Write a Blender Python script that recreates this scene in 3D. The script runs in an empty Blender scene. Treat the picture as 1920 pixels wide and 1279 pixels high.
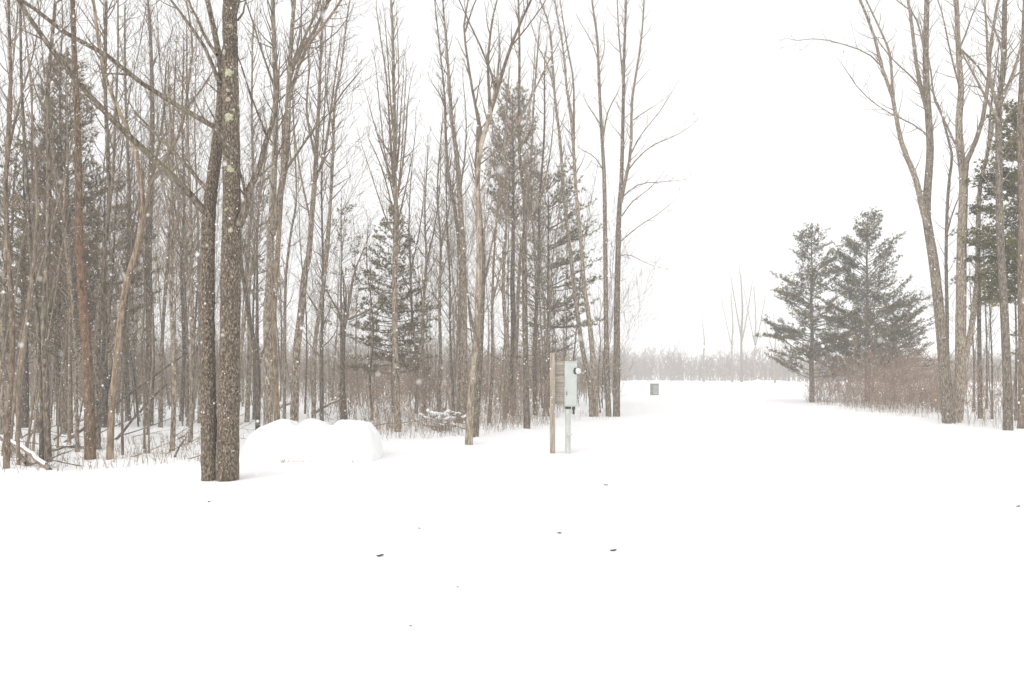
import bpy, math, random
import numpy as np
from mathutils import Vector, noise

S = bpy.context.scene
COL = S.collection
R = math.radians

# ------------------------------------------------------------------ camera
CAM_H, F, HOR = 1.6, 1280.0, 700.0          # eye height, focal length and horizon row in 1920 px units
cam = bpy.data.cameras.new("camera")
cam.sensor_width = 36.0
cam.lens = 36.0 * F / 1920.0
cam.shift_y = (HOR - 639.5) / 1920.0
cam.dof.use_dof = True                      # flakes close to the lens blur, the woods stay sharp
cam.dof.focus_distance = 17.0
cam.dof.aperture_fstop = 2.8
cam.clip_start, cam.clip_end = 0.05, 3000
co = bpy.data.objects.new("camera", cam)
COL.objects.link(co)
co.location = (0, 0, CAM_H)
co.rotation_euler = (R(90), 0, 0)
S.camera = co

# ------------------------------------------------------------------ sky and sun
SUN_EL, SUN_AZ = R(38), R(215)              # azimuth clockwise from +Y: from behind and to the left
W = bpy.data.worlds.new("World")
S.world = W
W.use_nodes = True
wn, wl = W.node_tree.nodes, W.node_tree.links
wn.clear()
sky = wn.new("ShaderNodeTexSky")
sky.sky_type = 'NISHITA'
sky.sun_disc = False
sky.sun_elevation = SUN_EL
sky.sun_rotation = SUN_AZ
sky.air_density, sky.dust_density, sky.ozone_density = 1.0, 7.0, 1.0
hs = wn.new("ShaderNodeHueSaturation")      # an overcast sky has next to no colour
hs.inputs["Saturation"].default_value = 0.06
bg = wn.new("ShaderNodeBackground")
bg.inputs["Strength"].default_value = 0.15
wo = wn.new("ShaderNodeOutputWorld")
wl.new(sky.outputs[0], hs.inputs["Color"])
gm = wn.new("ShaderNodeGamma")               # thick cloud evens the sky out from zenith to horizon
gm.inputs["Gamma"].default_value = 0.3
sc_ = wn.new("ShaderNodeVectorMath"); sc_.operation = 'SCALE'
sc_.inputs["Scale"].default_value = 2.0
wl.new(hs.outputs[0], gm.inputs[0])
wl.new(gm.outputs[0], sc_.inputs[0])
wl.new(sc_.outputs[0], bg.inputs[0])
wl.new(bg.outputs[0], wo.inputs[0])

sl = bpy.data.lights.new("sun", 'SUN')
sl.energy = 0.5
sl.angle = R(60)
sl.color = (1.0, 0.96, 0.91)
so = bpy.data.objects.new("sun", sl)
COL.objects.link(so)
sd = Vector((math.sin(SUN_AZ) * math.cos(SUN_EL), math.cos(SUN_AZ) * math.cos(SUN_EL), math.sin(SUN_EL)))
so.rotation_euler = sd.to_track_quat('Z', 'Y').to_euler()
so.location = sd * 60

S.view_settings.view_transform = 'Standard'
S.view_settings.look = 'None'
S.view_settings.gamma = 1
S.view_settings.exposure = 1.42
cy = S.cycles
cy.max_bounces = 6
cy.diffuse_bounces = 3
cy.glossy_bounces = 1
cy.transmission_bounces = 2
cy.transparent_max_bounces = 4
cy.volume_bounces = 2
cy.use_denoising = True

# ------------------------------------------------------------------ helpers
def at(px, py, d):
    return ((px - 960.0) * d / F, d, CAM_H - (py - HOR) * d / F)

def depth(base_y):
    return CAM_H * F / (base_y - HOR)

def tag(o, label=None, cat=None, group=None, kind=None):
    if label: o["label"] = label
    if cat: o["category"] = cat
    if group: o["group"] = group
    if kind: o["kind"] = kind
    return o

def empty(name, loc, label, cat, group=None, rz=0.0):
    o = bpy.data.objects.new(name, None)
    o.empty_display_size = 0.2
    COL.objects.link(o)
    o.location = loc
    o.rotation_euler = (0, 0, rz)
    return tag(o, label, cat, group)

def mesh_from(name, V, Q=None, T=None, mats=(), midx=None, smooth=True):
    """numpy vertices, quads and triangles -> mesh data"""
    V = np.asarray(V, dtype=np.float32).reshape(-1, 3)
    parts, starts, n = [], [], 0
    if Q is not None and len(Q):
        Q = np.asarray(Q, dtype=np.int32).reshape(-1, 4)
        parts.append(Q.ravel()); starts.append(np.arange(len(Q)) * 4); n = len(Q) * 4
    if T is not None and len(T):
        T = np.asarray(T, dtype=np.int32).reshape(-1, 3)
        parts.append(T.ravel()); starts.append(n + np.arange(len(T)) * 3)
    loops = np.concatenate(parts).astype(np.int32)
    st = np.concatenate(starts).astype(np.int32)
    me = bpy.data.meshes.new(name)
    me.vertices.add(len(V)); me.vertices.foreach_set("co", V.ravel())
    me.loops.add(len(loops)); me.loops.foreach_set("vertex_index", loops)
    me.polygons.add(len(st)); me.polygons.foreach_set("loop_start", st)
    me.update(calc_edges=True)
    me.validate()
    for m in mats: me.materials.append(m)
    if midx is not None: me.polygons.foreach_set("material_index", np.asarray(midx, dtype=np.int32))
    if smooth: me.polygons.foreach_set("use_smooth", np.ones(len(me.polygons), dtype=bool))
    me.update()
    return me

def link(name, me, parent=None, loc=(0, 0, 0)):
    o = bpy.data.objects.new(name, me)
    COL.objects.link(o)
    o.location = loc
    o.parent = parent
    return o

class Tubes:
    """collects tapering tubes; builds them as one mesh, grouped by point count"""
    def __init__(self): self.g = {}
    def add(self, pts, rad, sides=3):
        if len(pts) < 2: return
        self.g.setdefault((len(pts), sides), []).append((pts, rad))
    def arrays(self, origin=(0, 0, 0)):
        VV, QQ, off = [], [], 0
        for (k, s), items in self.g.items():
            P = np.array([[tuple(p) for p in a] for a, _ in items], dtype=np.float64) - np.array(origin)
            Rd = np.array([r for _, r in items], dtype=np.float64)
            T = np.gradient(P, axis=1)
            T /= np.linalg.norm(T, axis=2, keepdims=True) + 1e-9
            m = np.abs(P[:, -1] - P[:, 0])
            ref = np.zeros((len(items), 3))
            ref[np.arange(len(items)), np.argmin(m, axis=1)] = 1.0
            U = np.cross(T, ref[:, None, :])
            U /= np.linalg.norm(U, axis=2, keepdims=True) + 1e-9
            Wv = np.cross(T, U)
            a = np.arange(s) * (2 * math.pi / s)
            V = P[:, :, None, :] + Rd[:, :, None, None] * (np.cos(a)[None, None, :, None] * U[:, :, None, :] + np.sin(a)[None, None, :, None] * Wv[:, :, None, :])
            N = len(items)
            idx = np.arange(N * k * s).reshape(N, k, s) + off
            nx = np.roll(idx, -1, axis=2)
            q = np.stack([idx[:, :-1], nx[:, :-1], nx[:, 1:], idx[:, 1:]], axis=-1).reshape(-1, 4)
            VV.append(V.reshape(-1, 3)); QQ.append(q); off += N * k * s
        return np.concatenate(VV), np.concatenate(QQ)
    def mesh(self, name, mat, origin=(0, 0, 0)):
        V, Q = self.arrays(origin)
        return mesh_from(name, V, Q, None, [mat])

class Solid:
    """boxes, prisms, lathes and sheets with bevelled edges, as one mesh"""
    def __init__(self): self.V, self.F = [], []
    def add(self, V, Fs):
        o = len(self.V)
        self.V += [tuple(v) for v in V]
        self.F += [tuple(i + o for i in f) for f in Fs]
    def box(self, x0, x1, y0, y1, z0, z1):
        self.add([(x0, y0, z0), (x1, y0, z0), (x1, y1, z0), (x0, y1, z0), (x0, y0, z1), (x1, y0, z1), (x1, y1, z1), (x0, y1, z1)],
                 [(0, 3, 2, 1), (4, 5, 6, 7), (0, 1, 5, 4), (1, 2, 6, 5), (2, 3, 7, 6), (3, 0, 4, 7)])
    def cyl(self, c, axis, r, l, s=20, r2=None):
        ax = Vector(axis).normalized()
        u = ax.orthogonal().normalized(); w = ax.cross(u)
        r2 = r if r2 is None else r2
        c = Vector(c)
        V = []
        for rr, t in ((r, 0), (r2, l)):
            for i in range(s):
                a = 2 * math.pi * i / s
                V.append(c + ax * t + u * (rr * math.cos(a)) + w * (rr * math.sin(a)))
        Fs = [(i, (i + 1) % s, s + (i + 1) % s, s + i) for i in range(s)]
        Fs += [tuple(range(s - 1, -1, -1)), tuple(range(s, 2 * s))]
        self.add(V, Fs)
    def build(self, name, mat, parent=None, bevel=0.0, smooth=False):
        me = bpy.data.meshes.new(name)
        me.from_pydata(self.V, [], self.F)
        me.materials.append(mat)
        if smooth: me.polygons.foreach_set("use_smooth", np.ones(len(me.polygons), dtype=bool))
        me.update()
        o = link(name, me, parent)
        if bevel:
            b = o.modifiers.new("bevel", 'BEVEL'); b.width = bevel; b.segments = 2; b.limit_method = 'ANGLE'
        return o

# ------------------------------------------------------------------ materials
def new_mat(name):
    m = bpy.data.materials.new(name)
    m.use_nodes = True
    n, l = m.node_tree.nodes, m.node_tree.links
    b = n["Principled BSDF"]
    return m, n, l, b

def ramp(n, stops):
    r = n.new("ShaderNodeValToRGB")
    e = r.color_ramp.elements
    while len(e) < len(stops): e.new(0.5)
    for k, (p, c) in enumerate(stops):
        e[k].position = p; e[k].color = (*c, 1)
    return r

def bark(name, dark, mid, light, sx=14.0, sz=2.2, bump=0.6, patch=None, vary=0.35, flake=None):
    m, n, l, b = new_mat(name)
    tc = n.new("ShaderNodeTexCoord")
    mp = n.new("ShaderNodeMapping"); mp.inputs["Scale"].default_value = (sx, sx, sz)
    l.new(tc.outputs["Object"], mp.inputs[0])
    n1 = n.new("ShaderNodeTexNoise"); n1.inputs["Scale"].default_value = 1.6; n1.inputs["Detail"].default_value = 6; n1.inputs["Roughness"].default_value = 0.68
    l.new(mp.outputs[0], n1.inputs["Vector"])
    n2 = n.new("ShaderNodeTexNoise"); n2.inputs["Scale"].default_value = 1.3; n2.inputs["Detail"].default_value = 3
    l.new(tc.outputs["Object"], n2.inputs["Vector"])
    r1 = ramp(n, [(0.33, dark), (0.5, mid), (0.68, light)])
    l.new(n1.outputs[0], r1.inputs[0])
    col = r1.outputs[0]
    if patch:                                # pale lichen and algae blotches with a shape of their own
        r2 = ramp(n, [(0.56, (0, 0, 0)), (0.66, (1, 1, 1))])
        l.new(n2.outputs[0], r2.inputs[0])
        mx = n.new("ShaderNodeMixRGB"); mx.inputs[2].default_value = (*patch, 1)
        ml = n.new("ShaderNodeMath"); ml.operation = 'MULTIPLY'; ml.inputs[1].default_value = 0.55
        l.new(r2.outputs[0], ml.inputs[0]); l.new(ml.outputs[0], mx.inputs[0]); l.new(col, mx.inputs[1])
        col = mx.outputs[0]
    if flake:                                # flaking orange bark along one stretch of the stem
        sp = n.new("ShaderNodeSeparateXYZ"); l.new(tc.outputs["Object"], sp.inputs[0])
        mz = n.new("ShaderNodeMapRange"); mz.inputs["From Max"].default_value = 6.0
        l.new(sp.outputs["Z"], mz.inputs["Value"])
        rz = ramp(n, [(0.26, (0, 0, 0)), (0.42, (1, 1, 1)), (0.68, (1, 1, 1)), (0.86, (0, 0, 0))])
        l.new(mz.outputs[0], rz.inputs[0])
        rf = ramp(n, [(0.45, (0, 0, 0)), (0.56, (1, 1, 1))]); l.new(n1.outputs[0], rf.inputs[0])
        mm = n.new("ShaderNodeMath"); mm.operation = 'MULTIPLY'; l.new(rz.outputs[0], mm.inputs[0]); l.new(rf.outputs[0], mm.inputs[1])
        mf = n.new("ShaderNodeMixRGB"); mf.inputs[2].default_value = (*flake, 1)
        l.new(mm.outputs[0], mf.inputs[0]); l.new(col, mf.inputs[1]); col = mf.outputs[0]
    oi = n.new("ShaderNodeObjectInfo")
    mr = n.new("ShaderNodeMapRange"); mr.inputs["To Min"].default_value = 1 - vary; mr.inputs["To Max"].default_value = 1 + vary
    l.new(oi.outputs["Random"], mr.inputs["Value"])
    vm = n.new("ShaderNodeVectorMath"); vm.operation = 'SCALE'
    l.new(col, vm.inputs[0]); l.new(mr.outputs[0], vm.inputs["Scale"])
    l.new(vm.outputs[0], b.inputs["Base Color"])
    b.inputs["Roughness"].default_value = 0.92
    b.inputs["Specular IOR Level"].default_value = 0.2
    bp = n.new("ShaderNodeBump"); bp.inputs["Strength"].default_value = bump; bp.inputs["Distance"].default_value = 0.03
    l.new(n1.outputs[0], bp.inputs["Height"]); l.new(bp.outputs[0], b.inputs["Normal"])
    return m

def plain(name, c, rough=0.6, var=0.12, scale=20.0, metal=0.0, c2=None, stretch=(1, 1, 1), bump=0.0):
    m, n, l, b = new_mat(name)
    tc = n.new("ShaderNodeTexCoord")
    mp = n.new("ShaderNodeMapping"); mp.inputs["Scale"].default_value = stretch
    l.new(tc.outputs["Object"], mp.inputs[0])
    ns = n.new("ShaderNodeTexNoise"); ns.inputs["Scale"].default_value = scale; ns.inputs["Detail"].default_value = 5
    l.new(mp.outputs[0], ns.inputs["Vector"])
    lo = tuple(x * (1 - var) for x in c); hi = c2 if c2 else tuple(min(1, x * (1 + var)) for x in c)
    r = ramp(n, [(0.35, lo), (0.65, hi)])
    l.new(ns.outputs[0], r.inputs[0]); l.new(r.outputs[0], b.inputs["Base Color"])
    b.inputs["Roughness"].default_value = rough; b.inputs["Metallic"].default_value = metal
    b.inputs["Specular IOR Level"].default_value = 0.3
    if bump:
        bp = n.new("ShaderNodeBump"); bp.inputs["Strength"].default_value = bump; bp.inputs["Distance"].default_value = 0.01
        l.new(ns.outputs[0], bp.inputs["Height"]); l.new(bp.outputs[0], b.inputs["Normal"])
    return m

def snow_mat():
    m, n, l, b = new_mat("snow")
    tc = n.new("ShaderNodeTexCoord")
    n1 = n.new("ShaderNodeTexNoise"); n1.inputs["Scale"].default_value = 2.5; n1.inputs["Detail"].default_value = 8; n1.inputs["Roughness"].default_value = 0.6
    l.new(tc.outputs["Object"], n1.inputs["Vector"])
    r = ramp(n, [(0.3, (0.87, 0.875, 0.88)), (0.7, (0.91, 0.91, 0.91))])
    l.new(n1.outputs[0], r.inputs[0]); l.new(r.outputs[0], b.inputs["Base Color"])
    b.inputs["Roughness"].default_value = 0.7; b.inputs["Specular IOR Level"].default_value = 0.15
    bp = n.new("ShaderNodeBump"); bp.inputs["Strength"].default_value = 0.25; bp.inputs["Distance"].default_value = 0.05
    l.new(n1.outputs[0], bp.inputs["Height"]); l.new(bp.outputs[0], b.inputs["Normal"])
    return m

def leaf_mat(name, a, b_, c):
    m, n, l, b = new_mat(name)
    tc = n.new("ShaderNodeTexCoord")
    ns = n.new("ShaderNodeTexNoise"); ns.inputs["Scale"].default_value = 1.1; ns.inputs["Detail"].default_value = 5
    l.new(tc.outputs["Object"], ns.inputs["Vector"])
    r = ramp(n, [(0.32, a), (0.5, b_), (0.68, c)])
    l.new(ns.outputs[0], r.inputs[0]); l.new(r.outputs[0], b.inputs["Base Color"])
    b.inputs["Roughness"].default_value = 0.75; b.inputs["Specular IOR Level"].default_value = 0.2
    tr = n.new("ShaderNodeBsdfTranslucent"); mx = n.new("ShaderNodeMixShader"); mx.inputs[0].default_value = 0.35
    l.new(r.outputs[0], tr.inputs[0]); l.new(b.outputs[0], mx.inputs[1]); l.new(tr.outputs[0], mx.inputs[2])
    l.new(mx.outputs[0], n["Material Output"].inputs["Surface"])
    return m

M_SNOW = snow_mat()
M_BARK_NEAR = bark("furrowed_bark", (0.018, 0.013, 0.009), (0.135, 0.103, 0.071), (0.47, 0.39, 0.295), 32, 14.0, 1.0, (0.05, 0.037, 0.025), 0.0)
M_BARK = bark("grey_brown_bark", (0.030, 0.024, 0.018), (0.215, 0.174, 0.13), (0.50, 0.42, 0.325), 19, 5.0, 0.8, (0.29, 0.27, 0.175), 0.36)
M_BARK_DARK = bark("dark_bark", (0.024, 0.019, 0.014), (0.14, 0.112, 0.083), (0.34, 0.285, 0.222), 18, 5, 0.8, (0.19, 0.18, 0.11), 0.25)
M_BARK_PALE = bark("pale_stripped_bark", (0.08, 0.060, 0.043), (0.29, 0.235, 0.175), (0.58, 0.50, 0.41), 13, 2.2, 0.7, (0.62, 0.53, 0.43), 0.12)
M_BARK_BEIGE = bark("beige_bark", (0.08, 0.056, 0.037), (0.25, 0.185, 0.124), (0.44, 0.345, 0.245), 16, 2.6, 0.6, (0.40, 0.32, 0.23), 0.1)
M_BARK_RED = bark("orange_pine_bark", (0.050, 0.034, 0.021), (0.175, 0.122, 0.078), (0.34, 0.25, 0.165), 15, 5.0, 0.9, None, 0.0, (0.25, 0.137, 0.084))
M_BARK_RUSTY = bark("rusty_brown_bark", (0.045, 0.031, 0.021), (0.18, 0.132, 0.092), (0.37, 0.29, 0.215), 16, 4.0, 0.9, (0.22, 0.14, 0.095), 0.0)
M_TWIG = bark("twig_bark", (0.12, 0.092, 0.066), (0.22, 0.172, 0.125), (0.34, 0.275, 0.205), 9, 4, 0.0, None, 0.25)
M_BRUSH = bark("brush_bark", (0.13, 0.097, 0.067), (0.25, 0.19, 0.133), (0.38, 0.30, 0.215), 1.3, 0.8, 0.0, None, 0.0)
M_BRUSH_RED = bark("red_brush_bark", (0.19, 0.128, 0.089), (0.33, 0.232, 0.165), (0.47, 0.355, 0.262), 1.3, 0.9, 0.0, None, 0.0)
M_FAR = bark("far_twigs", (0.10, 0.066, 0.043), (0.17, 0.115, 0.077), (0.26, 0.18, 0.125), 0.2, 0.2, 0.0, None, 0.0)
M_PINE = leaf_mat("pine_needles", (0.095, 0.082, 0.028), (0.20, 0.172, 0.066), (0.33, 0.28, 0.13))
M_PINE_BROWN = leaf_mat("brown_tinged_needles", (0.15, 0.112, 0.057), (0.25, 0.19, 0.107), (0.37, 0.29, 0.18))
M_PINE_DARK = leaf_mat("dusky_pine_needles", (0.075, 0.063, 0.022), (0.155, 0.13, 0.052), (0.265, 0.22, 0.10))
M_CEDAR = leaf_mat("dark_evergreen_sprays", (0.065, 0.064, 0.012), (0.165, 0.152, 0.032), (0.31, 0.27, 0.075))
M_LICHEN = plain("pale_lichen", (0.40, 0.41, 0.27), 0.95, 0.3, 60)
M_SCAR = plain("pink_bark_scar", (0.38, 0.31, 0.25), 0.95, 0.2, 60)
M_WEED = plain("dry_weed_stalks", (0.26, 0.19, 0.13), 0.9, 0.35, 3)
M_POST = plain("weathered_post_wood", (0.32, 0.272, 0.222), 0.85, 0.3, 6, stretch=(6, 6, 0.6), bump=0.4)
M_BOARD = plain("weathered_boards", (0.40, 0.35, 0.29), 0.85, 0.3, 5, stretch=(0.6, 4, 8), bump=0.4)
M_CAB = plain("grey_green_enamel", (0.47, 0.50, 0.475), 0.45, 0.06, 6)
M_PIPE = plain("pale_conduit", (0.47, 0.49, 0.45), 0.5, 0.08, 8)
M_DARK = plain("dark_fitting", (0.05, 0.05, 0.048), 0.5, 0.2, 20)
M_METER = plain("meter_face", (0.72, 0.72, 0.70), 0.35, 0.05, 20)
M_GLASS = plain("meter_cover", (0.62, 0.65, 0.65), 0.12, 0.04, 10)
M_BOX = plain("grey_pedestal_paint", (0.22, 0.235, 0.215), 0.5, 0.15, 8)
M_BOX_L = plain("faded_pedestal_paint", (0.34, 0.36, 0.33), 0.5, 0.15, 8)
M_LEAF = plain("dead_leaf", (0.055, 0.042, 0.031), 0.9, 0.3, 40)

# ------------------------------------------------------------------ ground
EDGE_L = [(-40, 9.0), (-7.95, 10.6), (-5.4, 12.0), (-3.2, 15.75), (-1.2, 17.0), (0.76, 19.5), (3.86, 25.5)]
def edge_y(x):                               # depth at which the left woods begin, for a given x
    if x <= EDGE_L[0][0]: return EDGE_L[0][1]
    for (a, b), (c, d) in zip(EDGE_L, EDGE_L[1:]):
        if x <= c: return b + (d - b) * (x - a) / (c - a)
    return 1e6
def ground_z(x, y):
    z = 0.035 * noise.noise((x * 0.16, y * 0.16, 0.0)) + 0.012 * noise.noise((x * 0.9, y * 0.9, 4.0))
    wd = 0.0
    if x < 3.86:
        wd = min(1.0, max(0.0, (y - edge_y(x)) / 1.5 + 0.4))
    elif x > 13.3 and y > 17:
        wd = min(1.0, max(0.0, (x - 13.3) / 2.0))
    if wd > 0 and y < 90:
        z += wd * (0.10 * noise.noise((x * 0.55, y * 0.55, 9.0)) + 0.05 * noise.noise((x * 1.7, y * 1.7, 2.0)))
    return z

def make_ground():
    xs = np.concatenate([np.linspace(-420, -60, 22), np.linspace(-57, -22, 30), np.linspace(-21.6, 24, 190), np.linspace(25, 60, 26), np.linspace(65, 420, 20)])
    ys = np.concatenate([np.linspace(-40, 2, 18), np.linspace(2.4, 34, 150), np.linspace(34.6, 80, 60), np.linspace(84, 520, 40)])
    nx, ny = len(xs), len(ys)
    V = np.empty((ny, nx, 3))
    for j, y in enumerate(ys):
        for i, x in enumerate(xs):
            V[j, i] = (x, y, ground_z(x, y))
    idx = np.arange(nx * ny).reshape(ny, nx)
    Q = np.stack([idx[:-1, :-1], idx[:-1, 1:], idx[1:, 1:], idx[1:, :-1]], axis=-1).reshape(-1, 4)
    o = link("snow_ground", mesh_from("snow_ground", V.reshape(-1, 3), Q, None, [M_SNOW]))
    tag(o, "white snow covered field running back into the woods", kind="structure")
make_ground()

# ------------------------------------------------------------------ growing bare branches
def rvec(rng):
    while True:
        v = Vector((rng.uniform(-1, 1), rng.uniform(-1, 1), rng.uniform(-1, 1)))
        if 0.01 < v.length < 1: return v.normalized()

def spread(tan, ang, rng):
    p = tan.cross(rvec(rng))
    if p.length < 1e-3: p = tan.orthogonal()
    p.normalize()
    return (tan * math.cos(ang) + p * math.sin(ang)).normalized()

def grow(B, p, d, length, r, level, rng, up=0.10, wander=0.16, dens=2.2, rmin=0.0028):
    n = 7 if level >= 2 else (6 if level == 1 else 4)
    pts, rad = [p.copy()], [r]
    step = length / (n - 1)
    d = d.copy()
    for i in range(1, n):
        d = (d + rvec(rng) * wander + Vector((0, 0, up))).normalized()
        p = p + d * step
        pts.append(p.copy()); rad.append(max(rmin, r * (1 - 0.86 * i / (n - 1))))
    B.add(pts, rad, 5 if r > 0.03 else (4 if r > 0.012 else 3))
    if level > 0:
        twigs(B, pts, rad, max(2, int(length * dens)), (0.18, 1.0), length * 0.55, level - 1, rng, up, wander, dens, rmin)

def twigs(B, pts, rad, count, span, length, level, rng, up=0.10, wander=0.16, dens=2.2, rmin=0.0028, ang=(25, 58)):
    m = len(pts) - 1
    for k in range(count):
        t = (span[0] + (span[1] - span[0]) * (k + rng.random()) / count) * m
        i = min(int(t), m - 1); f = t - i
        p = pts[i].lerp(pts[i + 1], f)
        tan = (pts[i + 1] - pts[i]).normalized()
        rl = rad[i] + (rad[i + 1] - rad[i]) * f
        q = t / m
        L = length * rng.uniform(0.45, 1.0) * (1.15 - 0.6 * q)
        rr = max(rmin, min(rl * rng.uniform(0.4, 0.62), 0.008 + L * 0.012))
        grow(B, p, spread(tan, R(rng.uniform(*ang)), rng), L, rr, level, rng, up, wander, dens, rmin)

def smooth_path(ctrl, rads, n):
    """Catmull-Rom through control points, resampled to n points by chord length"""
    P = [Vector(c) for c in ctrl]
    acc = [0.0]
    for a, b in zip(P, P[1:]): acc.append(acc[-1] + (b - a).length)
    out, ro = [], []
    for k in range(n):
        s = acc[-1] * k / (n - 1)
        i = 0
        while i < len(P) - 2 and s > acc[i + 1]: i += 1
        t = (s - acc[i]) / max(1e-6, acc[i + 1] - acc[i])
        p0 = P[i - 1] if i > 0 else P[i] * 2 - P[i + 1]
        p1, p2 = P[i], P[i + 1]
        p3 = P[i + 2] if i + 2 < len(P) else P[i + 1] * 2 - P[i]
        out.append(0.5 * ((2 * p1) + (p2 - p0) * t + (2 * p0 - 5 * p1 + 4 * p2 - p3) * t * t + (3 * p1 - p0 - 3 * p2 + p3) * t ** 3))
        ro.append(rads[i] + (rads[i + 1] - rads[i]) * t)
    return out, ro

def roughen(me, amp, freq, zf, seed=0.0):
    n = len(me.vertices)
    V = np.empty(n * 3, dtype=np.float32); me.vertices.foreach_get("co", V); V = V.reshape(-1, 3)
    N = np.array([v.normal[:] for v in me.vertices])
    for i in range(n):
        x, y, z = V[i]
        a = noise.noise((x * freq + seed, y * freq, z * zf)) + 0.5 * noise.noise((x * freq * 2.3, y * freq * 2.3 + seed, z * zf * 2.2))
        V[i] += N[i] * (amp * a)
    me.vertices.foreach_set("co", V.ravel()); me.update()

def traced_tree(name, label, d, stems, n_twigs=6, twig_len=1.6, level=1, seed=0, mat=None, group=None, ext=4.5, dens=2.0, rough=0.0, cat="tree", up=0.10, low=0.30, tip=None, slim=(0.84, 0.66)):
    """stems: (width at start, width at end, [(px, py), ...], depth change along the stem, 'b' when it springs from another stem)
    in 1920-px units at distance d. The tree is then real size at its real distance; twigs are grown on all sides."""
    rng = random.Random(seed)
    mat = mat or M_BARK
    bx, by, bz = at(stems[0][2][0][0], stems[0][2][0][1], d)
    gz = ground_z(bx, by)
    root = empty(name, (bx, by, gz), label, cat, group)
    org = Vector((bx, by, gz))
    crown = Tubes()
    made = []
    for si, st in enumerate(stems):
        w0, w1, pl, dd = st[:4]
        branch = len(st) > 4
        w0, w1 = w0 * slim[0], w1 * slim[1]
        n = len(pl)
        if len(dd_ := (dd if isinstance(dd, tuple) else (0.0, dd))) == 2:
            y0, y1 = dd_
        ctrl, rads = [], []
        for k, (px, py) in enumerate(pl):
            t = k / max(1, n - 1)
            dk = d + y0 + (y1 - y0) * t + (rng.uniform(-0.12, 0.12) if 0 < k else 0)
            ctrl.append(Vector(at(px, py, dk)) - org)
            rads.append(0.5 * (w0 + (w1 - w0) * t) * dk / F)
        if not branch:                        # root the stem in the snow with a slight flare
            g = ctrl[0].copy(); g.z = -0.3
            ctrl[0].z = 0.02
            ctrl.insert(0, g); rads.insert(0, rads[0] * 1.18); rads[1] *= 1.06
        if pl[-1][1] <= 14:                   # the stem leaves the frame: carry it on up to its tip
            dr = (ctrl[-1] - ctrl[-2]).normalized()
            L = ext * min(1.0, 0.45 + rads[-1] / 0.05)
            m = 4
            for k in range(m):
                dr = (dr + Vector((0, 0, 0.15)) + rvec(rng) * 0.10).normalized()
                ctrl.append(ctrl[-1] + dr * (L / m)); rads.append(max(0.006, rads[-1] * 0.62))
        else:                                 # it ends in view: draw it out to a fine tip
            dr = (ctrl[-1] - ctrl[-2]).normalized()
            L = min(2.2, max(0.5, rads[-1] * 42)) * (tip if tip else 1.0)
            rl = rads[-1]
            for k in range(3):
                dr = (dr + Vector((0, 0, 0.10)) + rvec(rng) * 0.14).normalized()
                ctrl.append(ctrl[-1] + dr * (L / 3)); rads.append(max(0.0025, rl * (0.62, 0.32, 0.1)[k]))
        length = sum((b - a).length for a, b in zip(ctrl, ctrl[1:]))
        thick = max(rads) > 0.045 and not branch or max(rads) > 0.085
        npts = max(8, int(length / (0.07 if rough else 0.45)))
        pts, rd = smooth_path(ctrl, rads, npts if thick else min(npts, 16))
        for k in range(1, len(pts) - 1):
            rd[k] *= 1 + 0.05 * noise.noise((pts[k].z * 1.4, si * 3.1 + seed, 0.5))
        if thick:
            T = Tubes(); T.add(pts, rd, 26 if rough else 10)
            me = T.mesh("trunk", mat)
            if rough: roughen(me, rough, 16.0, 5.0, si * 7.0)
            link("trunk", me, root)
        else:
            crown.add(pts, rd, 6)
        lo = 0.05 if branch else low
        cnt = int(n_twigs * (0.9 if branch else 1.0) * (2.3 if 14 < d < 60 else 1.3) * length / 8.0 + 1)
        twigs(crown, pts, rd, cnt, (lo, 1.0), twig_len * (0.75 if branch else 1.0), level, rng, up, 0.15, dens, 0.0032 if d < 14 else 0.004)
        made.append((pts, rd))
    link("crown", crown.mesh("crown", M_TWIG if mat is not M_BARK_NEAR else M_BARK_DARK), root)
    return root, made

# ---- the double-trunked tree in the foreground
D1 = 10.24
t1, st1 = traced_tree("double_trunked_tree", "nearest tree, two thick dark trunks with pale lichen discs, beside the snow mound", D1, [
    (39, 25, [(426, 897), (430, 700), (433, 500), (434, 400), (434, 300), (433, 200), (432, 100), (431, 0)], 0.0),
    (28, 17, [(393, 899), (390, 700), (389, 520), (391, 420), (397, 350), (408, 265), (416, 190), (418, 130)], 0.35),
    (12, 9, [(417, 140), (409, 95), (399, 45), (389, 0)], (0.35, 0.5), 'b'),
    (14, 8, [(386, 400), (371, 378), (317, 325), (263, 274), (203, 218), (158, 168), (112, 112), (71, 60), (41, 11)], (0.1, -1.6), 'b'),
    (11, 7, [(440, 290), (421, 264), (399, 236), (363, 220), (345, 206), (263, 154), (221, 116), (131, 68), (80, 25), (40, 2)], (-0.15, -1.5), 'b'),
    (7, 4, [(386, 355), (345, 305), (300, 259), (263, 221)], (0.1, 0.8), 'b'),
    (8, 4, [(411, 155), (394, 112), (377, 77), (340, 26), (322, 2)], (0.2, 0.6), 'b'),
    (7, 4, [(407, 103), (385, 70), (368, 30), (354, 2)], (0.2, 1.0), 'b'),
    (15, 7, [(447, 425), (461, 390), (468, 352), (485, 319), (497, 270), (512, 228)], (0.0, 0.6), 'b'),
    (4, 2.5, [(499, 252), (471, 180), (452, 122), (443, 98)], (0.5, 0.9), 'b'),
    (6, 3, [(463, 372), (455, 340), (449, 315)], (0.1, 0.2), 'b'),
    (4, 3, [(446, 38), (455, 28), (458, 12)], (0.0, 0.3), 'b'),
], n_twigs=9, twig_len=0.9, level=1, seed=5, mat=M_BARK_NEAR, ext=5.0, rough=0.012, low=0.55, slim=(1.0, 1.0))

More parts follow.
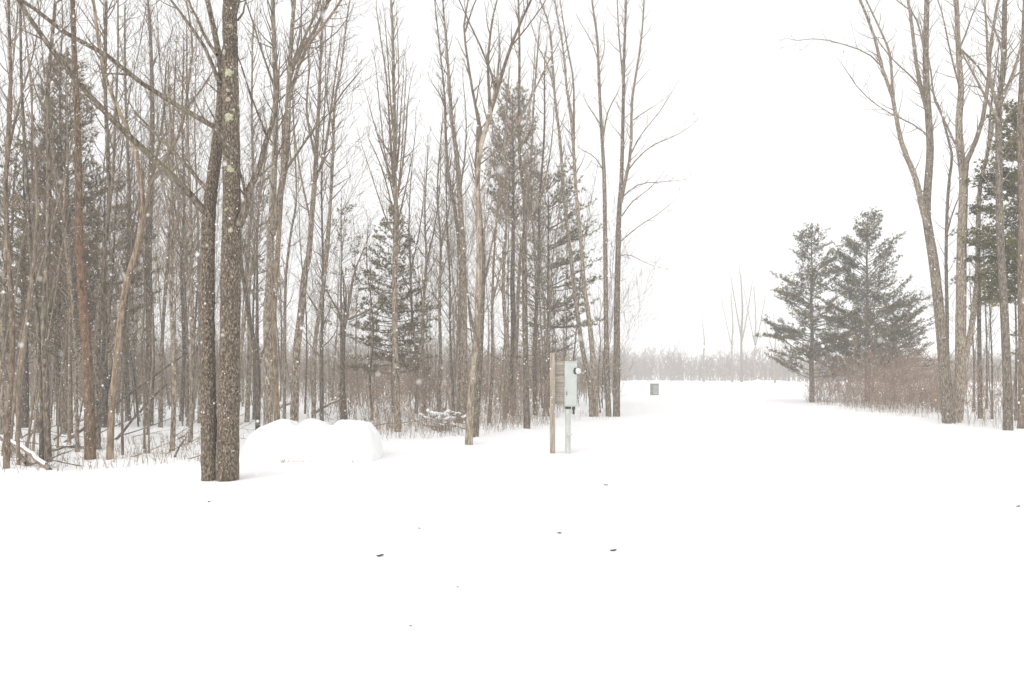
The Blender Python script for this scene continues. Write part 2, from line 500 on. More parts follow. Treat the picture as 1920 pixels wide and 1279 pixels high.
def bark_patch(pts, rd, py, px_off, size, mat, seed):
    """a thin crust that follows the trunk's round surface, joined into the trunk mesh"""
    z = CAM_H - (py - HOR) * D1 / F - t1.location.z
    k = min(range(len(pts) - 1), key=lambda i: abs(pts[i].z - z))
    c, r = pts[k], rd[k] + 0.006
    a0 = -math.pi / 2 + math.asin(max(-0.9, min(0.9, px_off * D1 / F / r)))
    V, T, rng = [], [], random.Random(seed)
    rings, seg = 4, 16
    V.append((c.x + (r + 0.006) * math.cos(a0), c.y + (r + 0.006) * math.sin(a0), z))
    wob = [rng.uniform(0.55, 1.18) for _ in range(seg)]
    for q in range(1, rings + 1):
        for s in range(seg):
            b = 2 * math.pi * s / seg
            e = size * q / rings * wob[s]
            a = a0 + e * math.cos(b) / r
            rr = r + (0.006 if q < rings else -0.012)
            V.append((c.x + rr * math.cos(a), c.y + rr * math.sin(a), z + e * math.sin(b)))
    for s in range(seg):
        T.append((0, 1 + s, 1 + (s + 1) % seg))
        for q in range(rings - 1):
            i, j = 1 + q * seg + s, 1 + q * seg + (s + 1) % seg
            T += [(i, i + seg, j + seg), (i, j + seg, j)]
    return V, T

def add_patches():
    trunks = [c for c in t1.children if c.name.startswith("trunk")]
    me = trunks[0].data
    pts, rd = st1[0]
    me.materials.append(M_LICHEN); me.materials.append(M_SCAR)
    V0 = [v.co[:] for v in me.vertices]; F0 = [tuple(p.vertices) for p in me.polygons]; M0 = [0] * len(F0)
    for k, (py, off, size, mi) in enumerate([(137, 2, 0.080, 1), (222, 2, 0.082, 1), (318, 4, 0.064, 1), (433, 5, 0.050, 1), (172, 1, 0.042, 2), (190, 1, 0.046, 2),
                                             (52, 6, 0.045, 2), (98, -8, 0.05, 2), (395, -4, 0.028, 1), (520, 9, 0.03, 2), (620, -6, 0.03, 2), (208, 10, 0.03, 1)]):
        V, T = bark_patch(pts, rd, py, off, size, mi, k)
        o = len(V0)
        V0 += V; F0 += [tuple(i + o for i in f) for f in T]; M0 += [mi] * len(T)
    nm = bpy.data.meshes.new("trunk")
    nm.from_pydata(V0, [], F0)
    for m in me.materials: nm.materials.append(m)
    nm.polygons.foreach_set("material_index", M0)
    nm.polygons.foreach_set("use_smooth", [True] * len(F0))
    nm.update()
    trunks[0].data = nm
add_patches()

# ---- traced trees of the left woods
traced_tree("bare_tree", "tall forked tree rising just right of the nearest double trunk, behind the snow mound", 17.0, [
    (20, 11, [(502, 792), (504, 700), (501, 590), (506, 520), (507, 450), (511, 380), (515, 300), (517, 190), (515, 100), (511, 0)], 0.2),
    (17, 10, [(509, 440), (520, 395), (532, 325), (539, 263), (541, 188), (546, 75), (552, 0)], (0.0, -0.8), 'b'),
    (9, 6, [(541, 160), (556, 109), (586, 64), (609, 15), (616, 0)], (-0.4, -1.5), 'b'),
    (7, 4, [(541, 150), (562, 90), (590, 30), (600, 2)], (-0.4, 0.8), 'b'),
    (5, 3, [(515, 165), (490, 94), (468, 21), (460, 0)], (0.2, -0.4), 'b'),
    (6, 3, [(535, 320), (575, 262), (597, 232), (630, 200)], (-0.3, -1.2), 'b'),
], n_twigs=14, twig_len=1.7, seed=11, level=2, low=0.45)
traced_tree("bare_tree", "beige stem hugging the tall forked tree's right side, arching right at the top", 17.6, [
    (14, 6, [(520, 794), (516, 690), (513, 600), (519, 500), (524, 420), (529, 340), (533, 240), (552, 150), (575, 90), (612, 40), (640, 0)], 0.4),
    (5, 3, [(536, 225), (540, 150), (560, 80), (566, 10)], (0.3, 0.7), 'b'),
    (4, 2.5, [(562, 120), (600, 85), (632, 60), (655, 28)], (0.3, -0.4), 'b')], n_twigs=12, twig_len=1.4, seed=26, mat=M_BARK_BEIGE, level=1, low=0.45)
traced_tree("bare_tree", "dark crooked trunk leaning into the tall forked tree behind the snow mound", 14.5, [
    (11, 9, [(483, 800), (484, 740), (484, 685), (470, 610), (453, 500), (447, 450)], -0.3),
    (5, 3, [(484, 690), (499, 640), (508, 600)], (0, 0.4), 'b'),
], n_twigs=3, twig_len=0.8, seed=12, mat=M_BARK_DARK, ext=2)
traced_tree("bare_tree", "straight grey tree right of the tall forked tree, rising from behind the mound's dip", 18.5, [
    (19, 6, [(551, 795), (556, 666), (564, 591), (571, 516), (579, 480), (584, 413), (590, 338), (594, 263), (598, 190), (601, 113), (606, 0)], 0.4),
    (6, 3, [(592, 300), (575, 210), (580, 120), (572, 60)], (0.3, 1.0), 'b'),
    (8, 3, [(588, 345), (606, 300), (616, 240), (625, 170), (636, 90)], (0.3, -0.5), 'b'),
    (5, 3, [(584, 420), (566, 340), (552, 250), (548, 190)], (0.2, 1.4), 'b'),
], n_twigs=14, twig_len=1.6, seed=13, level=2, low=0.4)
traced_tree("bare_tree", "slim tree with a long clean stem leaning right above the mound's right hump", 21.0, [
    (10, 4, [(588, 797), (590, 648), (601, 573), (613, 480), (620, 375), (624, 300), (628, 188), (639, 131), (650, 38), (656, 0)], 0.3),
    (4, 2.5, [(628, 195), (645, 170), (670, 140)], (0, -0.8), 'b'),
    (4, 2.5, [(624, 240), (612, 180), (618, 110), (622, 60)], (0, 0.8), 'b'),
], n_twigs=11, twig_len=1.4, seed=14, level=1, low=0.4)
traced_tree("bare_tree", "thin straight sapling between the forked tree and the straight grey tree", 20.0, [
    (8, 3, [(533, 800), (534, 650), (536, 520), (548, 420), (556, 375), (552, 263), (550, 200)], 0.2)], n_twigs=8, twig_len=1.3, seed=15)
traced_tree("bare_tree", "short spreading tree with low crooked limbs behind the mound's right end", 23.0, [
    (16, 8, [(645, 789), (642, 723), (643, 660), (646, 610)], 0.2),
    (8, 3, [(646, 612), (655, 565), (661, 525), (672, 490), (690, 450)], (0.2, -0.5), 'b'),
    (7, 3, [(645, 615), (633, 580), (620, 560), (606, 530)], (0.2, 0.9), 'b'),
    (6, 3, [(648, 600), (675, 590), (700, 575), (716, 556)], (0.2, -1.0), 'b'),
    (5, 3, [(646, 605), (649, 550), (640, 500), (642, 460)], (0.2, 1.0), 'b'),
], n_twigs=10, twig_len=1.4, seed=16, mat=M_BARK_DARK, level=2)
traced_tree("bare_tree", "many-stemmed upright tree standing alone against the sky right of the snow mound", 18.0, [
    (15, 6, [(746, 814), (742, 685), (740, 573), (741, 480), (744, 413), (740, 338), (740, 263), (738, 150), (736, 56), (733, 0)], 0.2),
    (7, 2.5, [(738, 350), (736, 319), (731, 244), (725, 150), (714, 75), (706, 20)], (0.1, 0.9), 'b'),
    (6, 2, [(742, 380), (752, 330), (760, 262), (764, 200), (768, 165)], (0.1, -0.7), 'b'),
    (5, 2, [(738, 345), (722, 300), (704, 240), (690, 190)], (0.1, -0.9), 'b'),
    (5, 2, [(741, 330), (748, 280), (751, 215), (757, 140)], (0.1, 0.5), 'b'),
    (5, 2, [(741, 420), (726, 350), (710, 300), (692, 262)], (0.1, 1.0), 'b'),
    (5, 2, [(743, 300), (733, 200), (728, 120), (722, 40)], (0.1, 0.4), 'b'),
    (4, 2, [(743, 430), (757, 370), (772, 300), (780, 240)], (0.1, 0.7), 'b'),
    (4, 2, [(742, 400), (752, 300), (757, 220), (762, 130)], (0.1, -0.9), 'b'),
    (4, 2, [(741, 450), (720, 400), (702, 345), (684, 290)], (0.1, -0.6), 'b'),
    (4, 2, [(740, 380), (722, 290), (712, 200), (704, 120)], (0.1, 0.8), 'b'),
    (4, 2, [(741, 320), (744, 230), (748, 130), (744, 40)], (0.1, -0.4), 'b'),
], n_twigs=16, twig_len=1.1, seed=17, level=1, ext=2.0, up=0.16, low=0.35)
traced_tree("bare_tree", "twin-stemmed tree left of the pale stripped trunk, upper stems bowing left", 22.0, [
    (17, 4, [(869, 793), (870, 650), (868, 480), (864, 400), (857, 300), (847, 225), (842, 150), (836, 70), (830, 0)], 0.2),
    (12, 3, [(860, 795), (866, 600), (862, 470), (853, 394), (842, 338), (836, 263), (834, 188), (827, 113), (815, 0)], 0.9),
    (4, 2, [(838, 215), (826, 180), (813, 160)], (0.5, 0.2), 'b'),
    (5, 2, [(862, 360), (872, 290), (874, 220), (868, 150)], (0.2, -0.6), 'b'),
], n_twigs=16, twig_len=1.2, seed=18, level=1, up=0.16, low=0.4)
traced_tree("stripped_tree", "pale trunk with its bark stripped, forking high up, standing in front of the woods", 15.3, [
    (17, 13, [(879, 833), (882, 760), (888, 685), (893, 640), (896, 573), (899, 480), (897, 400), (895, 330), (903, 268), (920, 212)], 0.0),
    (9, 4, [(919, 214), (917, 170), (915, 113), (923, 38), (932, 0)], (0, 0.6), 'b'),
    (10, 6, [(920, 210), (934, 165), (949, 113), (964, 71), (990, 11), (996, 0)], (0, -0.7), 'b'),
    (9, 4, [(896, 330), (901, 250), (889, 188), (874, 94), (870, 38), (879, 0)], (0, 0.8), 'b'),
    (6, 3, [(930, 172), (926, 150), (904, 94), (881, 45), (861, 0)], (0, -0.9), 'b'),
    (5, 3, [(872, 60), (884, 20), (892, 2)], (0.6, 0.3), 'b'),
    (4, 2.5, [(958, 88), (985, 55), (1008, 25), (1022, 2)], (-0.4, -1.0), 'b'),
    (8, 5, [(894, 640), (884, 600), (880, 572)], (-0.1, -0.2), 'b'),
], n_twigs=9, twig_len=1.2, seed=19, mat=M_BARK_PALE, level=1, low=0.6)
traced_tree("bare_tree", "dark knotted trunk close behind the pale stripped trunk", 17.2, [
    (15, 7, [(891, 818), (898, 700), (903, 600), (905, 480), (898, 380), (893, 300), (898, 244), (890, 190)], 0.3),
    (6, 3, [(903, 560), (920, 470), (930, 420), (938, 370)], (0.2, 0.9), 'b'),
], n_twigs=9, twig_len=1.3, seed=20, mat=M_BARK_DARK, ext=2)
traced_tree("bare_tree", "straight pale brown tree rising in front of the central pine", 19.6, [
    (14, 5, [(988, 805), (986, 700), (984, 573), (983, 480), (984, 375), (975, 300), (973, 200), (974, 100), (972, 0)], 0.2),
    (4, 2.5, [(975, 290), (990, 220), (1000, 150), (1003, 90)], (0.1, 0.8), 'b'),
    (5, 3, [(950, 278), (972, 230), (1000, 175), (1027, 118), (1042, 92)], (0.3, -0.6), 'b'),
], n_twigs=12, twig_len=1.3, seed=21, level=1)
traced_tree("bare_tree", "slanting tree behind the meter stand, bowed left at the top", 24.6, [
    (12, 4, [(1110, 783), (1106, 723), (1091, 648), (1076, 535), (1068, 460), (1058, 375), (1050, 263), (1039, 169), (1031, 56), (1012, 0)], 0.2),
    (4, 2, [(1042, 190), (1030, 130), (1010, 90), (995, 40)], (0.1, -0.6), 'b'),
], n_twigs=11, twig_len=1.3, seed=22, level=1, up=0.14, low=0.45)
traced_tree("bare_tree", "slanting tree with a doubled top, right neighbour of the bowed tree behind the meter stand", 25.0, [
    (13, 4, [(1117, 783), (1114, 704), (1106, 610), (1095, 535), (1090, 460), (1080, 357), (1073, 244), (1061, 150), (1056, 94), (1040, 0)], 0.2),
    (6, 3, [(1076, 300), (1076, 225), (1075, 150), (1065, 94), (1050, 0)], (0.1, 0.6), 'b'),
], n_twigs=11, twig_len=1.3, seed=23, level=1, up=0.14, low=0.45)
traced_tree("bare_tree", "thinner left one of the two upright trees at the field's edge", 25.3, [
    (12, 5, [(1141, 781), (1137, 648), (1135, 469), (1133, 338), (1129, 263), (1123, 150), (1120, 75), (1110, 0)], 0.2),
    (5, 2, [(1130, 262), (1140, 210), (1159, 172)], (0.1, -0.6), 'b'),
    (3, 1.6, [(1132, 320), (1115, 295), (1090, 280)], (0.1, -0.9), 'b'),
    (3, 1.6, [(1123, 120), (1110, 80), (1088, 42)], (0.1, 0.4), 'b'),
    (3, 1.6, [(1127, 235), (1112, 212), (1098, 190)], (0.1, 0.9), 'b'),
    (3, 1.6, [(1121, 130), (1133, 95), (1131, 55)], (0.1, -0.4), 'b'),
], n_twigs=9, twig_len=1.0, seed=24, level=1, low=0.5)
traced_tree("bare_tree", "thicker right one of the two upright trees at the field's edge, boughs sweeping right", 25.3, [
    (15, 6, [(1156, 781), (1157, 573), (1159, 469), (1161, 394), (1165, 338), (1168, 225), (1170, 113), (1174, 0)], 0.2),
    (9, 4, [(1164, 380), (1174, 330), (1183, 281), (1185, 188), (1197, 113), (1206, 38), (1207, 0)], (0.1, -0.5), 'b'),
    (5, 3, [(1169, 160), (1166, 128), (1160, 60), (1157, 0)], (0.1, 0.4), 'b'),
    (3.2, 1.3, [(1184, 287), (1196, 262), (1212, 240), (1240, 205), (1260, 172)], (-0.3, -1.0), 'b'),
    (3.2, 1.3, [(1178, 319), (1200, 292), (1228, 270), (1262, 257), (1290, 240)], (-0.2, -1.6), 'b'),
    (3.2, 1.3, [(1167, 370), (1190, 350), (1212, 343), (1245, 341), (1275, 338)], (0.0, 1.0), 'b'),
    (3.0, 1.3, [(1166, 405), (1186, 378), (1210, 360), (1235, 336)], (0.0, -0.8), 'b'),
    (3.0, 1.3, [(1165, 452), (1183, 436), (1204, 420), (1230, 404), (1258, 382)], (0.0, -1.4), 'b'),
    (3, 1.3, [(1188, 225), (1206, 212), (1225, 200)], (-0.2, 0.4), 'b'),
    (2.6, 1.2, [(1161, 480), (1180, 478), (1205, 490), (1228, 500)], (0.0, -0.9), 'b'),
], n_twigs=10, twig_len=1.2, seed=25, level=1, low=0.5)

# ---- trees at the left of the photo
traced_tree("bare_tree", "pale thin sapling slanting across the far left of the woods", 13.5, [
    (6, 4, [(18, 842), (30, 723), (42, 640), (56, 572), (88, 460), (104, 400), (125, 310), (142, 225), (150, 170)], 0.3)],
    n_twigs=7, twig_len=1.1, seed=31, mat=M_BARK_PALE)
traced_tree("bare_tree", "rusty brown trunk at the left edge of the photo by the fallen logs", 11.4, [
    (13, 7, [(12, 880), (16, 760), (24, 640), (18, 500), (10, 360), (17, 260), (20, 150), (16, 0)], 0.3),
    (5, 3, [(17, 280), (30, 220), (45, 160), (62, 105), (70, 60)], (0.3, -0.2), 'b')], n_twigs=12, twig_len=1.2, seed=32, level=2, mat=M_BARK_RUSTY)
traced_tree("bare_tree", "slim leaning stem beside the fallen logs at far left", 11.8, [
    (8, 4, [(36, 874), (32, 760), (45, 640), (62, 500), (70, 380), (62, 250), (55, 120), (40, 0)], 0.2)], n_twigs=10, twig_len=1.1, seed=33, level=1)
traced_tree("bare_tree", "close pair of straight dark trunks behind the fallen logs", 12.3, [
    (14, 8, [(90, 867), (86, 723), (82, 610), (88, 480), (92, 350), (88, 200), (96, 90), (104, 0)], 0.2),
    (10, 6, [(78, 862), (78, 723), (70, 600), (58, 470), (48, 300), (40, 150), (38, 0)], 0.5)], n_twigs=12, twig_len=1.2, seed=34, mat=M_BARK_DARK, level=1)
traced_tree("pine_tree", "straight trunk with orange flaking bark halfway up, left woods", 12.7, [
    (22, 12, [(169, 861), (167, 723), (161, 640), (155, 560), (150, 480), (148, 380), (146, 250), (140, 120), (136, 0)], 0.2)],
    n_twigs=6, twig_len=0.9, seed=35, mat=M_BARK_RED, level=1, low=0.3)
traced_tree("bare_tree", "dark greenish trunk touching the orange-barked trunk on its right", 14.5, [
    (15, 8, [(182, 841), (182, 723), (184, 610), (191, 516), (198, 440), (205, 375), (201, 263), (197, 150), (199, 0)], 0.2),
    (7, 4, [(203, 400), (212, 330), (216, 220), (221, 113), (221, 0)], (0.2, -0.4), 'b')], n_twigs=14, twig_len=1.5, seed=36, mat=M_BARK_DARK, level=2, low=0.45)
traced_tree("bare_tree", "smooth beige trunk leaning right, second stout trunk left of the nearest tree", 12.6, [
    (14, 8, [(206, 863), (210, 760), (221, 648), (229, 573), (240, 516), (255, 470), (264, 430), (268, 370), (252, 275), (222, 206), (203, 161), (188, 100), (175, 0)], 0.3),
    (8, 4, [(262, 455), (285, 335), (310, 300), (332, 262), (349, 200), (355, 140), (362, 80), (352, 20), (350, 0)], (0.2, 0.8), 'b'),
    (5, 3, [(347, 206), (372, 175), (395, 140), (404, 128)], (0.7, 0.4), 'b')], n_twigs=12, twig_len=1.2, seed=37, mat=M_BARK_BEIGE, level=2, low=0.5)
for k, (bx, by, w, tx, ty, lab) in enumerate([
        (230, 852, 6.5, 250, 330, "thin dark pole-like sapling right of the smooth beige trunk"),
        (271, 852, 5, 262, 380, "left one of two thin saplings side by side left of the nearest tree"),
        (280, 852, 4.5, 296, 420, "right one of two thin saplings side by side left of the nearest tree"),
        (323, 846, 11, 318, 140, "straight tapering trunk ending darkly in snow, left of the nearest tree"),
        (357, 831, 10, 352, 60, "upright trunk just left of the nearest double trunk"),
        (278, 800, 20, 282, 30, "stout upright trunk deeper in the woods behind the slanting dead poles"),
        (130, 838, 7, 120, 120, "slender upright tree just left of the orange-barked trunk"),
        (301, 806, 9, 330, 100, "slender tree leaning right behind the slanting dead poles"),
        (240, 790, 12, 236, 40, "medium trunk deeper in the woods behind the smooth beige trunk"),
        (110, 800, 10, 118, 20, "medium trunk deeper in the woods behind the close dark pair"),
        (340, 790, 9, 345, 90, "slim trunk deeper in the woods close left of the nearest tree"),
        (463, 790, 11, 475, 60, "slim upright trunk squeezed beside the nearest tree's right stem"),
        (440, 800, 8, 520, 120, "slim stem leaning right from behind the nearest tree"),
        (699, 788, 5, 690, 420, "thin bare sapling over the right end of the snow mound"),
        (795, 784, 9, 800, 300, "thin tree in the gap midway between the upright sky-lined tree and pale stripped trunk"),
        (780, 776, 8, 768, 330, "thin leaning tree right of the many-stemmed upright tree"),
        (822, 778, 9, 826, 250, "thin tree just left of the twin-stemmed tree"),
        (852, 800, 7, 838, 330, "thin crooked stem left of the twin-stemmed tree's base"),
        (917, 792, 8, 944, 240, "thin tree leaning right behind the pale stripped trunk"),
        (946, 786, 10, 948, 160, "upright trunk midway between pale stripped trunk and straight pale brown tree"),
        (962, 780, 9, 1010, 60, "slim tree leaning right across the central pine"),
        (1004, 778, 10, 1020, 120, "slim trunk right of the straight pale brown tree"),
        (1020, 782, 5, 1052, 300, "thin sapling leaning right towards the meter stand"),
        (1126, 775, 4, 1128, 560, "short thin sapling between the slanting pair and the upright pair"),
]):
    rng = random.Random(100 + k)
    d = depth(by)
    m = 5
    pl = [(bx + (tx - bx) * (j / m) ** 1.2 + (rng.uniform(-5, 5) if 0 < j else 0), by + (ty - by) * j / m) for j in range(m + 1)]
    st = [(w, w * 0.38, pl, rng.uniform(-0.4, 0.4))]
    if w > 7:
        j = rng.choice((2, 3, 3))
        sg = rng.choice((-1, 1))
        x0, y0 = pl[j]
        st.append((w * 0.45, w * 0.2, [(x0, y0), (x0 + sg * 14, y0 - 60), (x0 + sg * 24, y0 - 130), (x0 + sg * 28, y0 - 210)], (0, rng.uniform(-1, 1)), 'b'))
    traced_tree("bare_tree", lab, d, st, n_twigs=14, twig_len=1.5, seed=200 + k, level=1 if w < 8 else 2,
                mat=M_BARK_DARK if k % 4 == 1 else M_BARK, ext=3.0, low=0.35)

for k, (bx, by, tx, ty, w) in enumerate([(4, 850, 78, 430, 6), (48, 862, 128, 400, 6), (62, 846, 112, 500, 5), (-14, 838, 60, 380, 7), (30, 834, 92, 330, 6), (108, 842, 150, 360, 5), (0, 800, 36, 250, 8), (70, 812, 60, 180, 8)]):
    rng = random.Random(330 + k)
    traced_tree("bare_sapling", "thin stem leaning right in the crowded stand at the left edge of the photo", depth(by),
                [(w, w * 0.5, [(bx + (tx - bx) * (j / 5) ** 1.25 + (rng.uniform(-3, 3) if j else 0), by + (ty - by) * j / 5) for j in range(6)], rng.uniform(-0.3, 0.3))],
                n_twigs=10, twig_len=1.0, seed=340 + k, level=1, mat=(M_BARK_BEIGE, M_BARK, M_BARK_DARK)[k % 3], group="leaning stems at the left edge", cat="tree")

# ---- trees at the right of the photo
traced_tree("bare_tree", "left trunk of the joined pair at right, forking into pale stems that arch left", 22.0, [
    (24, 13, [(1779, 793), (1772, 705), (1763, 603), (1752, 502), (1744, 450), (1737, 405), (1739, 356), (1744, 281), (1740, 206), (1736, 131), (1736, 75), (1738, 0)], 0.2),
    (13, 6, [(1740, 425), (1730, 394), (1718, 338), (1706, 308), (1691, 270), (1680, 218), (1673, 180), (1654, 128), (1639, 68), (1613, 0)], (0, -1.2), 'b'),
    (6, 4, [(1674, 182), (1669, 105), (1654, 64), (1624, 0)], (-0.7, 0.2), 'b'),
    (10, 6, [(1738, 205), (1731, 180), (1720, 131), (1706, 19), (1702, 0)], (0.1, 0.8), 'b'),
    (3.5, 1.8, [(1735, 250), (1710, 232), (1684, 220), (1656, 205), (1628, 184), (1605, 160), (1586, 131)], (0, -1.4), 'b'),
    (3.2, 1.6, [(1652, 124), (1628, 101), (1590, 86), (1538, 73), (1493, 76)], (-0.8, -1.8), 'b'),
    (4, 2.2, [(1735, 175), (1705, 140), (1670, 108), (1640, 66)], (0.2, -0.6), 'b'),
    (3.5, 2, [(1738, 365), (1722, 350), (1706, 310)], (0, 0.5), 'b'),
    (4.5, 3, [(1737, 130), (1728, 70), (1712, 25), (1680, 0)], (0, 1.0), 'b'),
], n_twigs=11, twig_len=1.3, seed=41, level=1, low=0.5)
traced_tree("bare_tree", "right trunk of the joined pair at right, splitting low into two stems", 22.3, [
    (23, 11.5, [(1794, 793), (1800, 705), (1802, 563), (1803, 469), (1806, 375), (1806, 327), (1800, 281), (1798, 225), (1802, 169), (1797, 94), (1793, 0)], 0.2),
    (11, 6, [(1808, 345), (1815, 293), (1834, 255), (1845, 210), (1853, 150), (1857, 94), (1868, 19), (1872, 0)], (0, -0.8), 'b'),
    (13, 6, [(1801, 690), (1813, 655), (1823, 603), (1833, 510), (1834, 420), (1837, 356), (1844, 319), (1857, 263), (1866, 212), (1880, 150)], (0, 0.7), 'b'),
    (5, 3, [(1800, 285), (1791, 270), (1767, 218), (1751, 184), (1745, 130), (1730, 60)], (0, 1.0), 'b'),
    (4.5, 3, [(1800, 165), (1790, 130), (1778, 80), (1768, 30), (1758, 0)], (0, -0.6), 'b'),
    (4, 2.5, [(1796, 100), (1812, 60), (1826, 20), (1836, 0)], (0, -0.9), 'b'),
    (5, 3, [(1798, 90), (1830, 120), (1850, 150), (1866, 182)], (0, 0.8), 'b'),
], n_twigs=13, twig_len=1.3, seed=42, level=1, low=0.45)
traced_tree("bare_tree", "tall tree right of the joined pair, its crown fanning out, before the dark evergreen", 19.1, [
    (18, 11, [(1890, 808), (1888, 705), (1882, 563), (1875, 431), (1873, 300), (1873, 206), (1881, 131), (1883, 60), (1884, 0)], 0.2),
    (8, 4, [(1873, 200), (1860, 165), (1852, 110), (1850, 50), (1846, 0)], (0, -0.7), 'b'),
    (7, 4, [(1874, 195), (1890, 160), (1905, 120), (1920, 60), (1935, 0)], (0, -0.4), 'b'),
    (6, 3, [(1874, 230), (1852, 190), (1826, 140), (1802, 95), (1790, 60)], (0, 0.9), 'b'),
    (6, 3, [(1876, 185), (1896, 150), (1925, 125), (1950, 100)], (0, 0.8), 'b'),
    (5, 3, [(1882, 110), (1868, 60), (1848, 25), (1842, 0)], (0, 0.5), 'b'),
], n_twigs=15, twig_len=1.4, seed=43, level=2, low=0.4)
traced_tree("bare_tree", "crooked thin dark tree close behind the joined pair at right", 25.0, [
    (8, 4, [(1776, 775), (1776, 620), (1774, 469), (1778, 356), (1785, 293), (1776, 255), (1766, 215), (1752, 180)], 0.2),
    (4, 2, [(1775, 440), (1786, 400), (1800, 365), (1808, 350)], (0, -1.0), 'b')], n_twigs=9, twig_len=1.1, seed=44, mat=M_BARK_DARK)
traced_tree("bare_tree", "thin tree between the joined pair and the fanning tree at right", 24.0, [
    (9, 4, [(1838, 778), (1836, 620), (1835, 480), (1838, 356), (1852, 280), (1858, 200), (1870, 110)], 0.2)], n_twigs=10, twig_len=1.2, seed=45, mat=M_BARK_DARK)
traced_tree("bare_tree", "reddish brown trunk at the right edge of the photo", 19.6, [
    (16, 10, [(1916, 804), (1917, 650), (1914, 500), (1916, 380), (1912, 240), (1918, 100), (1922, 0)], 0.2)], n_twigs=10, twig_len=1.2, seed=46, mat=M_BARK_RUSTY, level=2)
for k, (bx, by, w, tx, ty, lab) in enumerate([
        (1860, 786, 5, 1852, 500, "thin sapling left of the fanning tree's base at right"),
        (1826, 772, 5, 1818, 520, "thin sapling just right of the joined pair's base"),
        (1850, 768, 5, 1842, 440, "thin straight sapling deeper behind the fanning tree at right"),
        (1904, 790, 6, 1900, 420, "thin stem right of the fanning tree near the photo's right edge")]):
    traced_tree("bare_tree", lab, depth(by), [(w, w * 0.4, [(bx, by), (bx + (tx - bx) * 0.4 + 3, by + (ty - by) * 0.4), (tx, ty)], 0.2)], n_twigs=10, twig_len=1.0, seed=460 + k, mat=M_BARK_DARK)

# ------------------------------------------------------------------ forest trees behind: a few kinds, copied
def forest_kind(height, dbh, seed, first, mat, steep):
    rng = random.Random(seed)
    root = bpy.data.objects.new("bare_tree", None)
    COL.objects.link(root)
    n = 12
    p, d = Vector((0, 0, -0.3)), Vector((rng.uniform(-0.06, 0.06), rng.uniform(-0.06, 0.06), 1)).normalized()
    pts, rad = [p.copy()], [dbh * 0.6]
    for i in range(1, n):
        d = (d + rvec(rng) * 0.05 + Vector((0, 0, 0.03))).normalized()
        p = p + d * (height + 0.3) / (n - 1)
        pts.append(p.copy()); rad.append(max(0.01, 0.5 * dbh * (1 - 0.93 * (i / (n - 1)) ** 0.9)))
    pts, rad = smooth_path(pts, rad, 26)
    T = Tubes(); T.add(pts, rad, 8)
    link("trunk", T.mesh("trunk", mat), root)
    B = Tubes()
    m = rng.randint(4, 7)
    for k in range(m):                       # steep main limbs
        t = first + (0.9 - first) * (k + rng.random() * 0.7) / m
        i = int(t * 25)
        L = height * (1 - t) * rng.uniform(0.55, 0.85) + 0.6
        grow(B, pts[i], spread(Vector((0, 0, 1)), R(rng.uniform(16, 16 + steep)), rng), L, rad[i] * 0.45, 2, rng, 0.07, 0.10, 2.2, 0.005)
    twigs(B, pts, rad, int(height * 4.2), (first * 0.4, 1.0), height * 0.12, 1, rng, 0.10, 0.20, 3.4, 0.0045)
    twigs(B, pts, rad, 9, (0.10, first), height * 0.07, 0, rng, 0.03, 0.2, 1.0, 0.005, (45, 85))
    link("crown", B.mesh("crown", M_TWIG), root)
    return root

KINDS = [forest_kind(14.5, 0.125, 1, 0.36, M_BARK, 16), forest_kind(12.5, 0.09, 2, 0.40, M_BARK_DARK, 20), forest_kind(16.0, 0.16, 3, 0.34, M_BARK, 18),
         forest_kind(10.0, 0.062, 4, 0.30, M_BARK, 24), forest_kind(13.5, 0.10, 5, 0.42, M_BARK, 14), forest_kind(8.0, 0.05, 6, 0.26, M_BARK_DARK, 26),
         forest_kind(15.0, 0.14, 7, 0.32, M_BARK_DARK, 22)]
ZONES = [(0, "at far left behind the fallen logs"), (110, "at left behind the orange-barked trunk"), (250, "just left of the nearest double trunk"),
         (395, "behind the nearest double trunk"), (560, "behind the snow mound"), (720, "behind the many-stemmed upright tree"),
         (860, "left of the pale stripped trunk"), (1010, "behind the straight pale brown tree"), (1200, "behind the meter stand"), (9999, "behind the joined pair at right")]
STOUT = ["stout bare tree", "medium bare tree", "stout bare tree", "slender bare tree", "medium bare tree", "thin bare sapling", "stout bare tree"]
used = set()
def plant(kind, px, d, sc, rz):
    x = (px - 960) * d / F
    src = KINDS[kind]
    kids = list(src.children)
    if kind in used:
        root = src.copy(); COL.objects.link(root)
        for c in kids:
            e = c.copy(); COL.objects.link(e); e.parent = root
    else:
        root = src; used.add(kind)
    root.location = (x, d, ground_z(x, d))
    ln = 0.10 if kind in (3, 5) else 0.045
    root.rotation_euler = (random.Random(px).uniform(-ln, ln), random.Random(d).uniform(-ln, ln), rz)
    root.scale = (sc, sc, sc)
    zone = next(z for lim, z in ZONES if px < lim or lim == 9999)
    dist = "deep in the woods" if d > 33 else "inside the woods"
    tag(root, f"{STOUT[kind]} {dist} {zone}", "tree", f"woodland trees {zone}")

